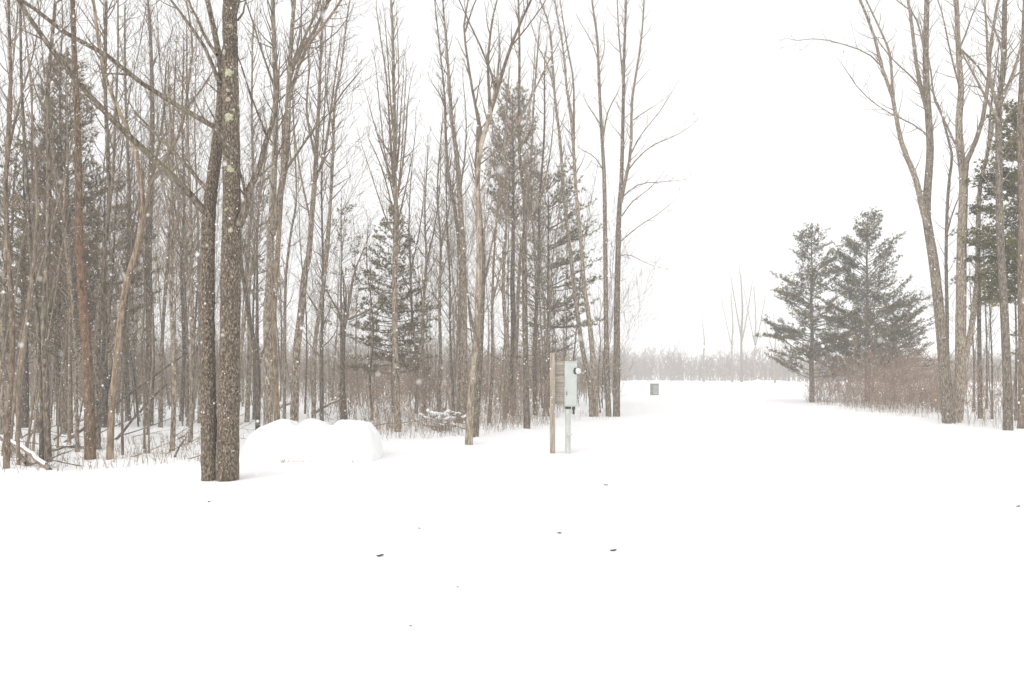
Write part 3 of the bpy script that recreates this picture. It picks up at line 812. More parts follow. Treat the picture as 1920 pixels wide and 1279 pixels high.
rng = random.Random(77)
placed = []
def try_plant(px, d, kinds, lo=0.85, hi=1.12, gap=1.0):
    x = (px - 960) * d / F
    if x < 3.86 and d < edge_y(x) + 1.2: return False
    for (a, b) in placed:
        if (a - x) ** 2 + (b - d) ** 2 < gap * gap: return False
    placed.append((x, d))
    plant(rng.choice(kinds), px, d, rng.uniform(lo, hi), rng.uniform(0, 6.28))
    return True
for n_, lo_, hi_, da, db, kinds in [
        (26, -60, 250, 14, 34, (0, 1, 4, 3, 5, 5, 3)), (26, -40, 380, 26, 46, (0, 1, 3, 4, 5, 3)), (20, 240, 480, 17, 36, (1, 3, 4, 5, 3)),
        (16, 450, 640, 22, 46, (0, 1, 3, 4, 5)), (17, 640, 820, 26, 48, (3, 5, 5)), (16, 820, 960, 24, 46, (1, 3, 4, 3)),
        (14, 940, 1075, 25, 46, (1, 3, 4)), (4, 1075, 1140, 30, 46, (3, 5)), (5, 1850, 1990, 22, 36, (1, 3, 4)), (3, 1810, 1850, 26, 38, (5, 3)),
        (7, -330, -60, 12, 32, (0, 2, 6, 4)), (4, 1990, 2200, 20, 34, (0, 2, 4))]:
    done = tries = 0
    while done < n_ and tries < 400:
        tries += 1
        if try_plant(rng.uniform(lo_, hi_), rng.uniform(da, db), kinds, 0.8, 1.1, 0.9): done += 1

# ------------------------------------------------------------------ evergreens
def needles(C, D, n, length, width, rng, cone=0.9):
    """n thin needle blades from every tuft centre"""
    C = np.repeat(np.asarray(C), n, axis=0); D = np.repeat(np.asarray(D), n, axis=0)
    N = len(C)
    d = D + rng.normal(0, cone, (N, 3)) * 0.6
    d /= np.linalg.norm(d, axis=1, keepdims=True) + 1e-9
    s = np.cross(d, rng.normal(0, 1, (N, 3))); s /= np.linalg.norm(s, axis=1, keepdims=True) + 1e-9
    L = length * rng.uniform(0.6, 1.15, (N, 1)); w = width * rng.uniform(0.7, 1.2, (N, 1))
    V = np.stack([C - s * w * 0.5, C + s * w * 0.5, C + d * L], axis=1).reshape(-1, 3)
    return V, np.arange(N * 3).reshape(-1, 3)

def evergreen(name, label, px, d, height, base, rmax, seed, mat=M_PINE, group=None, limbs=46, tilt=0.10, droop=0.0, profile=0.75,
              tuft=0.20, blade=(0.15, 0.028), per=7, gap=0.0, trunk_r=0.12, side=None, tiers=0.0, bark_m=None, lean=0.0, density=1.0, wild=0.1, fuzz=0.03):
    rng = random.Random(seed); nr = np.random.default_rng(seed)
    x = (px - 960) * d / F
    root = empty(name, (x, d, ground_z(x, d)), label, "tree", group)
    n = 16
    pts = [Vector((lean * (i / (n - 1)) * height + 0.06 * noise.noise((i * 0.4, seed, 1.0)), 0.06 * noise.noise((i * 0.4, seed, 5.0)), -0.3 + (height + 0.3) * i / (n - 1))) for i in range(n)]
    rad = [max(0.012, trunk_r * (1 - 0.95 * i / (n - 1))) for i in range(n)]
    pts, rad = smooth_path(pts, rad, 30)
    T = Tubes(); T.add(pts, rad, 10)
    link("trunk", T.mesh("trunk", bark_m or M_BARK_DARK), root)
    B = Tubes(); C, D = [], []
    for k in range(limbs):
        f = (k + rng.random()) / limbs
        if tiers: f = (math.floor(f * tiers) + 0.28 * rng.random()) / tiers
        z = base + (height * 0.985 - base) * f
        tt = (z + 0.3) / (height + 0.3) * 29
        i = min(28, int(tt)); p = pts[i].lerp(pts[i + 1], tt - i)
        az = rng.uniform(0, 2 * math.pi)
        if side is not None and rng.random() < side[1]: az = side[0] + rng.gauss(0, 0.7)
        L = rmax * (1 - f) ** profile * rng.uniform(0.55, 1.08) * (1 if f > 0.12 else rng.uniform(0.6, 1)) + 0.22
        if rng.random() < gap: continue
        dr = Vector((math.cos(az), math.sin(az), tilt + 0.75 * f ** 2 + rng.uniform(-wild, wild))).normalized()
        q, lp, lr = p.copy(), [p.copy()], [max(0.008, 0.012 * L)]
        m = 7
        for j in range(1, m):
            dr = (dr + rvec(rng) * 0.10 + Vector((0, 0, 0.05 - droop))).normalized()
            q = q + dr * (L / (m - 1)); lp.append(q.copy()); lr.append(max(0.004, lr[0] * (1 - j / m)))
        B.add(lp, lr, 4)
        ns = max(3, int(L * 5.5 * density))
        for s in range(ns):
            t = (0.22 + 0.78 * (s + rng.random()) / ns) * (m - 1)
            a = min(m - 2, int(t)); sp = lp[a].lerp(lp[a + 1], t - a)
            tan = (lp[a + 1] - lp[a]).normalized()
            sv = tan.cross(Vector((0, 0, 1))).normalized() * rng.choice((-1, 1))
            bd = (tan * rng.uniform(0.5, 1.0) + sv * rng.uniform(0.3, 0.9) + Vector((0, 0, rng.uniform(-0.1, 0.28)))).normalized()
            bl = (0.16 + 0.30 * L * (1.15 - t / (m - 1))) * rng.uniform(0.6, 1.1)
            e = sp + bd * bl
            B.add([sp, sp.lerp(e, 0.5) + Vector((0, 0, 0.02)), e], [0.006, 0.005, 0.003], 3)
            nt = max(2, int(bl / tuft * 1.6))
            for u in range(nt):
                w = 0.3 + 0.7 * (u + 1) / nt
                C.append(tuple(sp.lerp(e, w) + rvec(rng) * fuzz)); D.append(tuple((bd + Vector((0, 0, 0.25))).normalized()))
        C.append(tuple(q)); D.append(tuple(dr))
    for k in range(6):                        # the leader
        C.append(tuple(pts[29 - k])); D.append((0, 0, 1))
    link("limbs", B.mesh("limbs", M_BARK_DARK), root)
    V, Tr = needles(C, D, per, blade[0], blade[1], nr)
    link("crown", mesh_from("crown", V, None, Tr, [mat], smooth=False), root)
    return root

# the two pines beside the field
evergreen("pine_tree", "smaller left one of the two dark pines standing at the field's right side", 1522, 37.2, 9.5, 1.3, 3.3, 51, mat=M_PINE_DARK, limbs=150, tilt=0.14, profile=0.60, wild=0.26, trunk_r=0.15, per=8, gap=0.12, density=1.35, blade=(0.15, 0.025), tuft=0.15, fuzz=0.07)
evergreen("pine_tree", "larger right one of the two dark pines, taller with a ragged spire top", 1626, 38.0, 10.4, 1.0, 3.9, 152, mat=M_PINE_DARK, limbs=185, tilt=0.18, profile=0.58, wild=0.28, trunk_r=0.16, per=8, gap=0.10, density=1.35, blade=(0.15, 0.025), tuft=0.15, fuzz=0.07)
evergreen("pine_tree", "short bushy pine tucked behind the two dark pines and the joined pair", 1676, 40.5, 6.2, 0.8, 3.2, 53, mat=M_PINE_DARK, limbs=80, tilt=0.10, profile=0.6, wild=0.26, per=8, gap=0.1, density=1.3, blade=(0.15, 0.028), tuft=0.16, fuzz=0.07)
evergreen("hemlock_tree", "dense dark green evergreen at the right edge of the photo", 1930, 21.5, 10.0, 3.9, 2.0, 54, mat=M_CEDAR, limbs=260, fuzz=0.09, gap=0.15, tilt=0.05, droop=0.05, profile=0.33, per=9, blade=(0.11, 0.038), tuft=0.11, trunk_r=0.14, density=1.2, wild=0.4)
evergreen("hemlock_tree", "dense dark green evergreen just outside the photo beyond its right edge", 2030, 23.0, 10.5, 1.2, 2.3, 55, mat=M_CEDAR, limbs=100, tilt=-0.05, droop=0.03, profile=0.4, per=8, blade=(0.13, 0.036), tuft=0.15, trunk_r=0.15)
# the left woods
evergreen("pine_tree", "tall brownish pine with dense upright crown in the left woods", 125, 18.5, 10.0, 1.9, 1.65, 56, mat=M_PINE_BROWN, fuzz=0.08, limbs=175, tilt=0.55, profile=0.42, per=8, blade=(0.16, 0.022), trunk_r=0.16, density=1.2)
evergreen("pine_tree", "dusky pine crowding the left edge of the woods behind the leaning stems", 45, 20.0, 8.2, 1.7, 1.9, 57, mat=M_PINE, fuzz=0.07, limbs=120, tilt=0.3, profile=0.45, per=7, blade=(0.17, 0.025), trunk_r=0.15)
evergreen("pine_tree", "pine with airy green boughs right of the tall brownish pine", 196, 20.5, 7.4, 2.6, 1.7, 58, mat=M_PINE, limbs=60, tilt=0.1, profile=0.5, per=9, tiers=9, trunk_r=0.13)
evergreen("pine_tree", "dark pine deep in the woods at left between slender trunks", 90, 33.0, 10.0, 2.0, 2.8, 59, mat=M_PINE, limbs=80, tilt=0.15, profile=0.5, per=6, blade=(0.2, 0.04))
evergreen("pine_tree", "sparse young pine above the mound, its top showing against the sky", 640, 29.0, 9.0, 3.6, 1.3, 60, mat=M_PINE, limbs=26, tilt=0.15, profile=0.4, per=7, tiers=8, trunk_r=0.09)
evergreen("spruce_tree", "pointed dark spruce in the middle of the woods behind the many-stemmed upright tree", 738, 27.0, 8.0, 1.5, 2.3, 61, mat=M_PINE, fuzz=0.07, limbs=170, wild=0.2, gap=0.08, tilt=0.0, droop=0.01, profile=0.85, per=9, trunk_r=0.11)
evergreen("pine_tree", "small pine showing between the nearest tree and the tall forked tree", 482, 26.0, 9.0, 4.0, 1.1, 62, mat=M_PINE, limbs=34, tilt=0.15, profile=0.35, per=7, trunk_r=0.10)
evergreen("pine_tree", "central pine with a brownish rounded top and green boughs reaching right", 962, 29.5, 13.8, 7.6, 1.9, 63, mat=M_PINE_BROWN, fuzz=0.10, limbs=120, tilt=0.6, profile=0.38, per=9, blade=(0.15, 0.022), trunk_r=0.17, density=1.2)
evergreen("pine_tree", "airy green pine whose tiered boughs reach right behind the slanting pair", 1028, 30.5, 10.8, 3.4, 2.7, 64, mat=M_PINE, limbs=80, tilt=0.16, profile=0.32, per=9, tiers=8, trunk_r=0.12, gap=0.1, side=(0.0, 0.45), fuzz=0.06, wild=0.15)
evergreen("pine_tree", "bushy low pine in the woods left of the meter stand", 1005, 33.0, 7.2, 1.0, 2.2, 65, mat=M_PINE_BROWN, limbs=50, tilt=0.15, profile=0.5, per=6, trunk_r=0.10)

# ------------------------------------------------------------------ undergrowth, brush, far trees
def brush_mesh(name, spots, mat, seed, r=0.010, tw=7, sides=3, rmin=0.006, tilt=0.12):
    rng = random.Random(seed)
    B = Tubes()
    for (x, y, h) in spots:
        p = Vector((x, y, ground_z(x, y) - 0.08))
        d = Vector((rng.gauss(0, tilt), rng.gauss(0, tilt), 1)).normalized()
        pts, rad = [p.copy()], [r * (0.6 + h * 0.12)]
        for i in range(1, 5):
            d = (d + rvec(rng) * 0.13).normalized()
            p = p + d * (h / 4); pts.append(p.copy()); rad.append(max(rmin, rad[0] * (1 - 0.8 * i / 4)))
        B.add(pts, rad, sides)
        for k in range(tw):
            t = rng.uniform(0.12, 0.98) * 4; i = min(3, int(t))
            q = pts[i].lerp(pts[i + 1], t - i)
            e = spread(d, R(rng.uniform(22, 65)), rng)
            L = h * rng.uniform(0.14, 0.36)
            m1 = q + e * (L * 0.5); e2 = (e + rvec(rng) * 0.3 + Vector((0, 0, 0.15))).normalized()
            B.add([q, m1, m1 + e2 * (L * 0.5)], [rmin * 1.2, rmin, rmin * 0.7], 3)
    return B.mesh(name, mat)

rng = random.Random(8)
spots = []
while len(spots) < 4200:
    px = rng.uniform(-220, 1160); d = rng.uniform(20, 66)
    x = (px - 960) * d / F
    if d < edge_y(min(x, 3.8)) + 5 : continue
    if px > 1090 and d < 34: continue
    if d < 34 and rng.random() < 0.75: continue
    if px > 430 and d < 46 and rng.random() < 0.5: continue
    tall = (7.5 if px < 230 else (5.4 if px < 640 else 4.8)) * (0.8 + 0.7 * noise.noise((x * 0.3, d * 0.2, 3.0)))
    h = rng.uniform(0.25, 1.0) * tall * (0.55 if d < 30 else 0.9 if d < 45 else 1.1)
    spots.append((x, d, h))
o = link("undergrowth", brush_mesh("undergrowth", spots, M_BRUSH, 3, r=0.013, tw=9, rmin=0.0065))
tag(o, "brown tangle of saplings and twigs filling the woods behind the trunks", kind="stuff")

spots = []
while len(spots) < 720:                       # brown-red brush below the two pines
    px = rng.uniform(1508, 1790); d = rng.uniform(27, 40)
    lim = depth(758 + (px - 1508) * 0.10) + 0.6
    if d < lim: continue
    spots.append(((px - 960) * d / F, d, rng.uniform(0.35, 1.0) ** 1.3 * (3.5 if px < 1740 else 2.4) * (0.85 + 0.7 * noise.noise((px * 0.02, d * 0.3, 1.0)))))
while len(spots) < 960:
    px = rng.uniform(1760, 2080); d = rng.uniform(20.5, 40)
    spots.append(((px - 960) * d / F, d, rng.uniform(0.3, 1.0) * 2.4))
o = link("brush", brush_mesh("brush", spots, M_BRUSH_RED, 4, r=0.009, tw=9, rmin=0.006))
tag(o, "reddish brown leafless brush under the pines at right", kind="stuff")

spots = []
while len(spots) < 330:                       # the same brush along the middle of the woods
    px = rng.uniform(630, 1060); d = rng.uniform(21, 34)
    x = (px - 960) * d / F
    if d < edge_y(x) + 2.5: continue
    spots.append((x, d, rng.uniform(0.3, 1.0) * 2.9 * (0.85 + 0.8 * noise.noise((x * 0.5, d * 0.3, 7.0)))))
o = link("thicket", brush_mesh("thicket", spots, M_BRUSH_RED, 5, r=0.008, tw=9, rmin=0.0055))
tag(o, "reddish low thicket behind the weeds in the middle of the woods", kind="stuff")

spots = []
while len(spots) < 7500:                      # the treeline across the field
    x = rng.uniform(-150, 150); d = rng.uniform(0, 45)
    d += 147 - max(0.0, min(1.0, (x - 30) / 25)) * 27
    h = (5.2 + 5.0 * max(0.0, noise.noise((x * 0.09, 3.0, 0.0)) * 1.2 + (0.55 if x < 36 else 0.0))) * rng.uniform(0.45, 1.0)
    spots.append((x, d, h))
o = link("distant_treeline", brush_mesh("distant_treeline", spots, M_FAR, 6, r=0.045, tw=9, rmin=0.034, tilt=0.16))
tag(o, "hazy grey brown treeline across the far side of the field", kind="stuff")

for k, (px, by, d, w, ty, stems, lab) in enumerate([
        (1320, 716, 125, 3.4, 612, 0, "bare snag standing alone left of the faint distant trees"),
        (1373, 717, 118, 3.6, 560, 1, "left one of the faint distant bare trees beyond the field"),
        (1391, 717, 116, 5.0, 520, 2, "tallest of the faint distant bare trees, forked wide"),
        (1416, 717, 112, 3.6, 545, 2, "faint distant forked tree nearest the left pine"),
        (1453, 717, 108, 3.2, 600, 1, "faint distant tree half hidden behind the left pine's boughs")]):
    st = [(w, w * 0.35, [(px, by), (px - 1, by - (by - ty) * 0.4), (px + 1, by - (by - ty) * 0.7), (px - 2, ty)], 0.5)]
    if stems > 0: st.append((w * 0.6, w * 0.25, [(px - 1, by - (by - ty) * 0.42), (px - 9, by - (by - ty) * 0.65), (px - 20, by - (by - ty) * 0.98)], (0, 1), 'b'))
    if stems > 1: st.append((w * 0.6, w * 0.25, [(px, by - (by - ty) * 0.38), (px + 9, by - (by - ty) * 0.62), (px + 18, by - (by - ty) * 0.9)], (0, -1), 'b'))
    rt, _ = traced_tree("distant_tree", lab, d, st, n_twigs=8, twig_len=3.0, level=1, seed=700 + k, ext=0, group="distant trees beyond the field", dens=1.2, slim=(1.0, 1.0))

# ------------------------------------------------------------------ weeds, fallen wood
rng = random.Random(21)
B = Tubes()
def stalk(x, y, h):
    p = Vector((x, y, ground_z(x, y) - 0.05)); d = Vector((rng.gauss(0, 0.22), rng.gauss(0, 0.22), 1)).normalized()
    pts = [p]
    for i in range(3):
        d = (d + rvec(rng) * 0.16).normalized(); p = p + d * h / 3; pts.append(p)
    B.add(pts, [0.004, 0.0035, 0.003, 0.0022], 3)
    for i in range(rng.randint(0, 3)):
        q = pts[rng.randint(1, 2)]; e = spread(d, R(rng.uniform(20, 60)), rng)
        B.add([q, q + e * h * 0.25], [0.003, 0.002], 3)
for (pa, pb, da, db, nn, hh) in [(690, 1030, 0.2, 4.5, 700, 0.75), (0, 380, 0.1, 4.0, 420, 0.4), (1075, 1150, -1.5, 2.0, 50, 0.5)]:
    for k in range(nn):
        px = rng.uniform(pa, pb)
        # walk back from the woods' edge along this line of sight
        d = 8.0
        while d < edge_y((px - 960) * d / F) and d < 40: d += 0.25
        if px > 1060: d = 25
        d += rng.uniform(da, db) ** 1.0
        stalk((px - 960) * d / F, d, hh * rng.uniform(0.35, 1.0))
for k in range(170):                          # along the right edge
    px = rng.uniform(1515, 1910); d = depth(758 + (px - 1508) * 0.125) + rng.uniform(0, 2)
    stalk((px - 960) * d / F, d, rng.uniform(0.3, 0.9))
o = link("dry_weeds", B.mesh("dry_weeds", M_WEED))
tag(o, "dry weed stalks poking out of the snow along the woods' edge", kind="stuff")

def snow_cap(B2, pts, rad):
    B2.add([p + Vector((0, 0, r * 0.75)) for p, r in zip(pts, rad)], [r * 0.8 for r in rad], 8)
def fallen(name, label, a, da, b, db, w, mat, seed, snow=False, group=None):
    rng = random.Random(seed)
    A, E = Vector(at(a[0], a[1], da)), Vector(at(b[0], b[1], db))
    n = 12
    pts, rad = [], []
    for i in range(n):
        t = i / (n - 1)
        p = A.lerp(E, t) + Vector((0, 0, 0.05 * math.sin(t * 3.1))) + rvec(rng) * 0.015
        pts.append(p); rad.append(w * (1 - 0.45 * t) * 0.5 * (da + db) / 2 / F)
    o = A.copy()
    root = empty(name, A, label, "log" if w > 6 else "dead branch", group)
    T = Tubes(); T.add([p - o for p in pts], rad, 10)
    link("stem", T.mesh("stem", mat), root)
    B2 = Tubes()
    twigs(B2, [p - o for p in pts], rad, 4, (0.3, 0.95), 0.5, 0, rng, 0.05, 0.2)
    link("twigs", B2.mesh("twigs", M_TWIG), root)
    if snow:
        B3 = Tubes(); snow_cap(B3, [p - o for p in pts[1:-1]], rad[1:-1])
        link("snow_strip", B3.mesh("snow_strip", M_SNOW), root)
fallen("fallen_log", "pale fallen log lying with its end in the snow at far left", (94, 882), 11.4, (8, 822), 12.6, 10, M_BARK_PALE, 1, True)
fallen("fallen_log", "shorter fallen log crossing under the pale log at far left", (50, 869), 11.7, (-6, 818), 13.0, 8, M_BARK, 2)
fallen("leaning_pole", "dark dead pole slanting up right from the smooth beige trunk's foot", (217, 825), 16.0, (312, 720), 17.5, 5, M_BARK_DARK, 3)
fallen("leaning_pole", "long thin dead pole slanting up right behind the orange-barked trunk", (120, 832), 15.2, (352, 661), 18.5, 5, M_BARK_DARK, 4)
fallen("leaning_pole", "short thin dead pole left of the orange-barked trunk", (100, 826), 15.8, (158, 787), 16.5, 4, M_BARK_DARK, 5)
fallen("leaning_pole", "short slanting stick left of the nearest double trunk", (326, 857), 13.0, (352, 820), 13.4, 4, M_BARK_DARK, 6)
fallen("leaning_pole", "thin slanting stick left of the close dark pair", (50, 834), 15.0, (74, 790), 15.5, 3.5, M_BARK_DARK, 7)
fallen("fallen_log", "snow-topped fallen log above the snow mound's right hump", (586, 776), 25.5, (642, 748), 26.5, 7, M_BARK, 8, True)
fallen("fallen_log", "snow-topped fallen log above the snow mound's left hump", (512, 770), 26.0, (560, 752), 27.0, 8, M_BARK, 9, True)
fallen("fallen_branch", "bent dead branch low over the snow between the orange trunk and the dark pair", (96, 846), 13.8, (165, 838), 14.2, 4, M_BARK_DARK, 10)

rng = random.Random(55)
for k in range(26):                           # dead branches lying criss-cross on the woods' floor
    px = rng.uniform(10, 375) if k < 18 else rng.uniform(470, 1000)
    d = 8.0
    while d < edge_y((px - 960) * d / F): d += 0.2
    d += rng.uniform(0.8, 7.0)
    x = (px - 960) * d / F
    a, L = rng.uniform(0, 6.28), rng.uniform(0.9, 2.6)
    up = rng.uniform(0.03, 0.42)
    pts, p, dr = [], Vector((0, 0, 0)), Vector((math.cos(a), math.sin(a) * 0.6, up)).normalized()
    for i in range(7):
        pts.append(p.copy()); dr = (dr + rvec(rng) * 0.12).normalized(); p = p + dr * L / 6
    r0 = rng.uniform(0.009, 0.02)
    rad = [max(0.003, r0 * (1 - 0.13 * i)) for i in range(7)]
    B2 = Tubes(); B2.add(pts, rad, 6)
    twigs(B2, pts, rad, 6, (0.2, 1.0), L * 0.3, 1, rng, 0.05, 0.2, 2.0, 0.0035)
    o = link("fallen_branch", B2.mesh("fallen_branch", M_BARK_DARK if k % 2 else M_BARK), None, (x, d, ground_z(x, d) - 0.02))
    tag(o, "thin dead branch lying slanted on the snow between trunks " + ("at left" if k < 18 else "in the middle"), "dead branch",
        "dead branches on the woods' floor " + ("at left" if k < 18 else "in the middle"))

# ------------------------------------------------------------------ snow mound and snowy bush
def snow_mound():
    d = depth(867)
    cx = (575 - 960) * d / F
    root_z = 0
    hw = 126 * d / F
    NX, NY = 120, 44
    V = np.empty((NY, NX, 3))
    prof = [(-1.0, 0.0), (-0.985, 0.32), (-0.94, 0.50), (-0.82, 0.63), (-0.66, 0.71), (-0.48, 0.745), (-0.39, 0.735), (-0.34, 0.655), (-0.29, 0.62), (-0.22, 0.64), (-0.15, 0.735), (-0.05, 0.75), (0.08, 0.742), (0.14, 0.68),
            (0.20, 0.625), (0.30, 0.635), (0.36, 0.725), (0.48, 0.75), (0.66, 0.745), (0.82, 0.68), (0.93, 0.50), (0.985, 0.24), (1.0, 0.0)]
    us, hs_ = [p[0] for p in prof], [p[1] for p in prof]
    for j in range(NY):
        v = -1 + 2 * j / (NY - 1)
        for i in range(NX):
            u = -1 + 2 * i / (NX - 1)
            uu = math.copysign(abs(u) ** 0.8, u)
            h = float(np.interp(uu, us, hs_))
            cross = max(0.0, 1 - abs(v) ** 4.5) ** 0.5
            z = h * cross * (1 + 0.035 * noise.noise((u * 3.1, v * 2.0, 6.0)))
            x = uu * hw * (0.93 + 0.07 * cross)
            y = v * 0.62
            nz = noise.noise((x * 2.6, y * 2.6, z * 2)) * 0.05 + noise.noise((x * 7, y * 7, z * 5)) * 0.006
            V[j, i] = (x + nz, y + nz * 1.5, z + nz * cross - 0.03)
    idx = np.arange(NX * NY).reshape(NY, NX)
    Q = np.stack([idx[:-1, :-1], idx[:-1, 1:], idx[1:, 1:], idx[1:, :-1]], axis=-1).reshape(-1, 4)
    o = link("snow_mound", mesh_from("snow_mound", V.reshape(-1, 3), Q, None, [M_SNOW]), None, (cx, d + 0.62, ground_z(cx, d)))
    tag(o, "long block of piled snow with three rounded humps right of the nearest tree", "snow mound")
    # grassy bits showing where its foot meets the field
    B = Tubes(); rng = random.Random(3)
    for (px, n) in ((497, 8), (536, 14), (560, 10), (580, 14), (612, 4), (662, 9)):
        for k in range(n):
            x = (px + rng.gauss(0, 9) - 960) * d / F; y = d + rng.uniform(-0.10, 0.04)
            p = Vector((x, y, ground_z(x, y) - 0.02)); h = rng.uniform(0.03, 0.09)
            B.add([p, p + Vector((rng.gauss(0, 0.02), rng.gauss(0, 0.02) - 0.01, h))], [0.005, 0.002], 3)
    g = link("grass_fringe", B.mesh("grass_fringe", M_WEED))
    tag(g, "thin line of dry grass tips along the foot of the snow mound", kind="stuff")
snow_mound()

def snowy_bush():
    d = 19.0
    x = (832 - 960) * d / F
    root = empty("snowy_bush", (x, d, ground_z(x, d)), "low bush bowed under white snow left of the pale stripped trunk", "bush")
    rng = random.Random(9)
    B = Tubes()
    for k in range(70):
        a = rng.uniform(0, 6.28); r = rng.uniform(0, 0.3)
        p = Vector((r * math.cos(a), r * math.sin(a), -0.05))
        grow(B, p, Vector((math.cos(a) * 0.4, math.sin(a) * 0.4, 1)).normalized(), rng.uniform(0.4, 0.8), 0.006, 1, rng, -0.06, 0.2, 3, 0.003)
    link("stems", B.mesh("stems", M_BRUSH), root)
    V, Q = [], []
    for k in range(46):
        c = Vector((rng.gauss(0, 0.24), rng.gauss(0, 0.22), rng.uniform(0.18, 0.52)))
        r = rng.uniform(0.025, 0.075)
        ax = rng.uniform(1.0, 2.0)
        o = len(V)
        for j in range(7):
            for i in range(10):
                th, ph = math.pi * j / 6, 2 * math.pi * i / 10
                rr = r * (1 + 0.45 * noise.noise((i * 0.9 + k, j * 0.8, k)))
                V.append((c.x + ax * rr * math.sin(th) * math.cos(ph), c.y + rr * math.sin(th) * math.sin(ph), c.z + 0.55 * rr * math.cos(th) + 0.3 * rr * math.cos(ph) * (k % 3 - 1)))
        for j in range(6):
            for i in range(10):
                Q.append((o + j * 10 + i, o + (j + 1) * 10 + i, o + (j + 1) * 10 + (i + 1) % 10, o + j * 10 + (i + 1) % 10))
    link("snow_load", mesh_from("snow_load", V, Q, None, [M_SNOW]), root)
snowy_bush()

def snow_ridge():
    d = 112.0
    V, NX, NY = [], 60, 14
    for j in range(NY):
        for i in range(NX):
            u, v = -1 + 2 * i / (NX - 1), -1 + 2 * j / (NY - 1)
            h = (0.45 + 0.5 * noise.noise((u * 4.2, 2.0, 1.0)) + 0.12 * noise.noise((u * 14, v * 2, 1.0))) * max(0, 1 - u * u) ** 0.6 * max(0, 1 - v * v) ** 0.8
            V.append((u * 4.6, v * 2.2, max(-0.05, h) - 0.03))
    Q = [(j * NX + i, j * NX + i + 1, (j + 1) * NX + i + 1, (j + 1) * NX + i) for j in range(NY - 1) for i in range(NX - 1)]
    x = (1438 - 960) * d / F
    o = link("snow_ridge", mesh_from("snow_ridge", V, Q, None, [M_SNOW]), None, (x, d, ground_z(x, d)))
    tag(o, "low lumpy ridge of snow at the far end of the field left of the pines", "snow ridge")
snow_ridge()

# ------------------------------------------------------------------ electric meter stand
def meter_stand():
    d = 13.7
    x = (1036 - 960) * d / F
    root = empty("meter_stand", (x, d, ground_z(x, d)), "wooden post and boards carrying a grey green electric cabinet with round meter", "meter stand")
    u = d / F
    H = 186 * u + 0.02
    s = Solid(); s.box(-0.052, 0.052, -0.052, 0.052, -0.4, H); s.build("post", M_POST, root, 0.006)
    s = Solid()                              # horizontal boards running back from the post to a rear post
    z = 0.98
    for k in range(6):
        s.box(0.056, 0.42, 0.060, 0.082, z, z + 0.135); z += 0.147
    s.build("backboard", M_BOARD, root, 0.004)
    s = Solid(); s.box(0.268, 0.342, 0.085, 0.16, -0.4, H - 0.06); s.build("rear_post", M_POST, root, 0.006)
    x0, x1 = 22 * u, 45 * u                   # cabinet, 25 px wide
    z0, z1 = (848 - 760) * u, (848 - 677) * u
    s = Solid(); s.box(x0, x1, -0.135, 0.056, z0, z1)
    cab = s.build("cabinet", M_CAB, root, 0.010)
    s = Solid(); s.box(x0 + 0.018, x1 - 0.018, -0.149, -0.138, z0 + 0.02, z1 - 0.32); s.build("door", M_CAB, cab, 0.004)
    s = Solid(); s.box(x0 + 0.03, x0 + 0.045, -0.160, -0.150, z0 + 0.22, z0 + 0.30); s.build("latch", M_DARK, cab, 0.002)
    s = Solid(); s.box(x0 - 0.012, x1 + 0.012, -0.150, 0.058, z1 + 0.001, z1 + 0.016); s.build("lid", M_CAB, cab, 0.004)
    mz = (848 - 694) * u
    s = Solid()
    ax = (0.80, -0.60, 0)
    c = Vector((x1 - 0.035, -0.10, mz))
    s.cyl(c, ax, 0.072, 0.04, 28); s.build("meter", M_DARK, root, 0.004)
    m = [o for o in root.children if o.name.startswith("meter")][0]
    s = Solid(); s.cyl(c + Vector(ax) * 0.0405, ax, 0.063, 0.06, 28, 0.055); s.build("glass_cover", M_GLASS, m, 0.012, True)
    s = Solid(); s.cyl(c + Vector(ax) * 0.1006, ax, 0.045, 0.003, 28); s.build("dial", M_METER, m)
    s = Solid()
    s.cyl((x0 + 0.072, -0.05, -0.4), (0, 0, 1), 0.052, 0.4 + z0 - 0.001, 20); s.build("conduit", M_PIPE, root, 0.003)
    s = Solid(); s.cyl((x0 + 0.072, -0.05, z0 - 0.05), (0, 0, 1), 0.060, 0.045, 20); s.build("conduit_collar", M_DARK, root, 0.004)
    s = Solid(); s.cyl((x0 + 0.185, -0.03, z0 - 0.16), (0, 0, 1), 0.022, 0.089, 14); s.cyl((x0 + 0.185, -0.03, z0 - 0.07), (0, 0, 1), 0.033, 0.066, 14)
    s.build("conduit", M_DARK, root, 0.002)
    s = Solid(); s.box(x0 + 0.010, x0 + 0.145, -0.115, -0.104, 0.36, 0.40); s.build("strap", M_PIPE, root, 0.002)
    # snow resting on the cabinet and post
meter_stand()

def pedestal():
    d = depth(741)
    x = (1227 - 960) * d / F
    root = empty("utility_pedestal", (x, d, ground_z(x, d)), "small grey utility pedestal standing alone in the snowy field", "utility box", None, 0.25)
    s = Solid(); s.box(-0.26, 0.26, -0.2, 0.2, -0.2, 0.80); b = s.build("body", M_BOX, root, 0.015)
    s = Solid(); s.box(-0.20, 0.20, -0.216, -0.203, 0.08, 0.72); s.build("door", M_BOX_L, b, 0.005)
    s = Solid(); s.box(-0.285, 0.285, -0.225, 0.225, 0.803, 0.86); s.build("lid", M_BOX_L, root, 0.012)
pedestal()

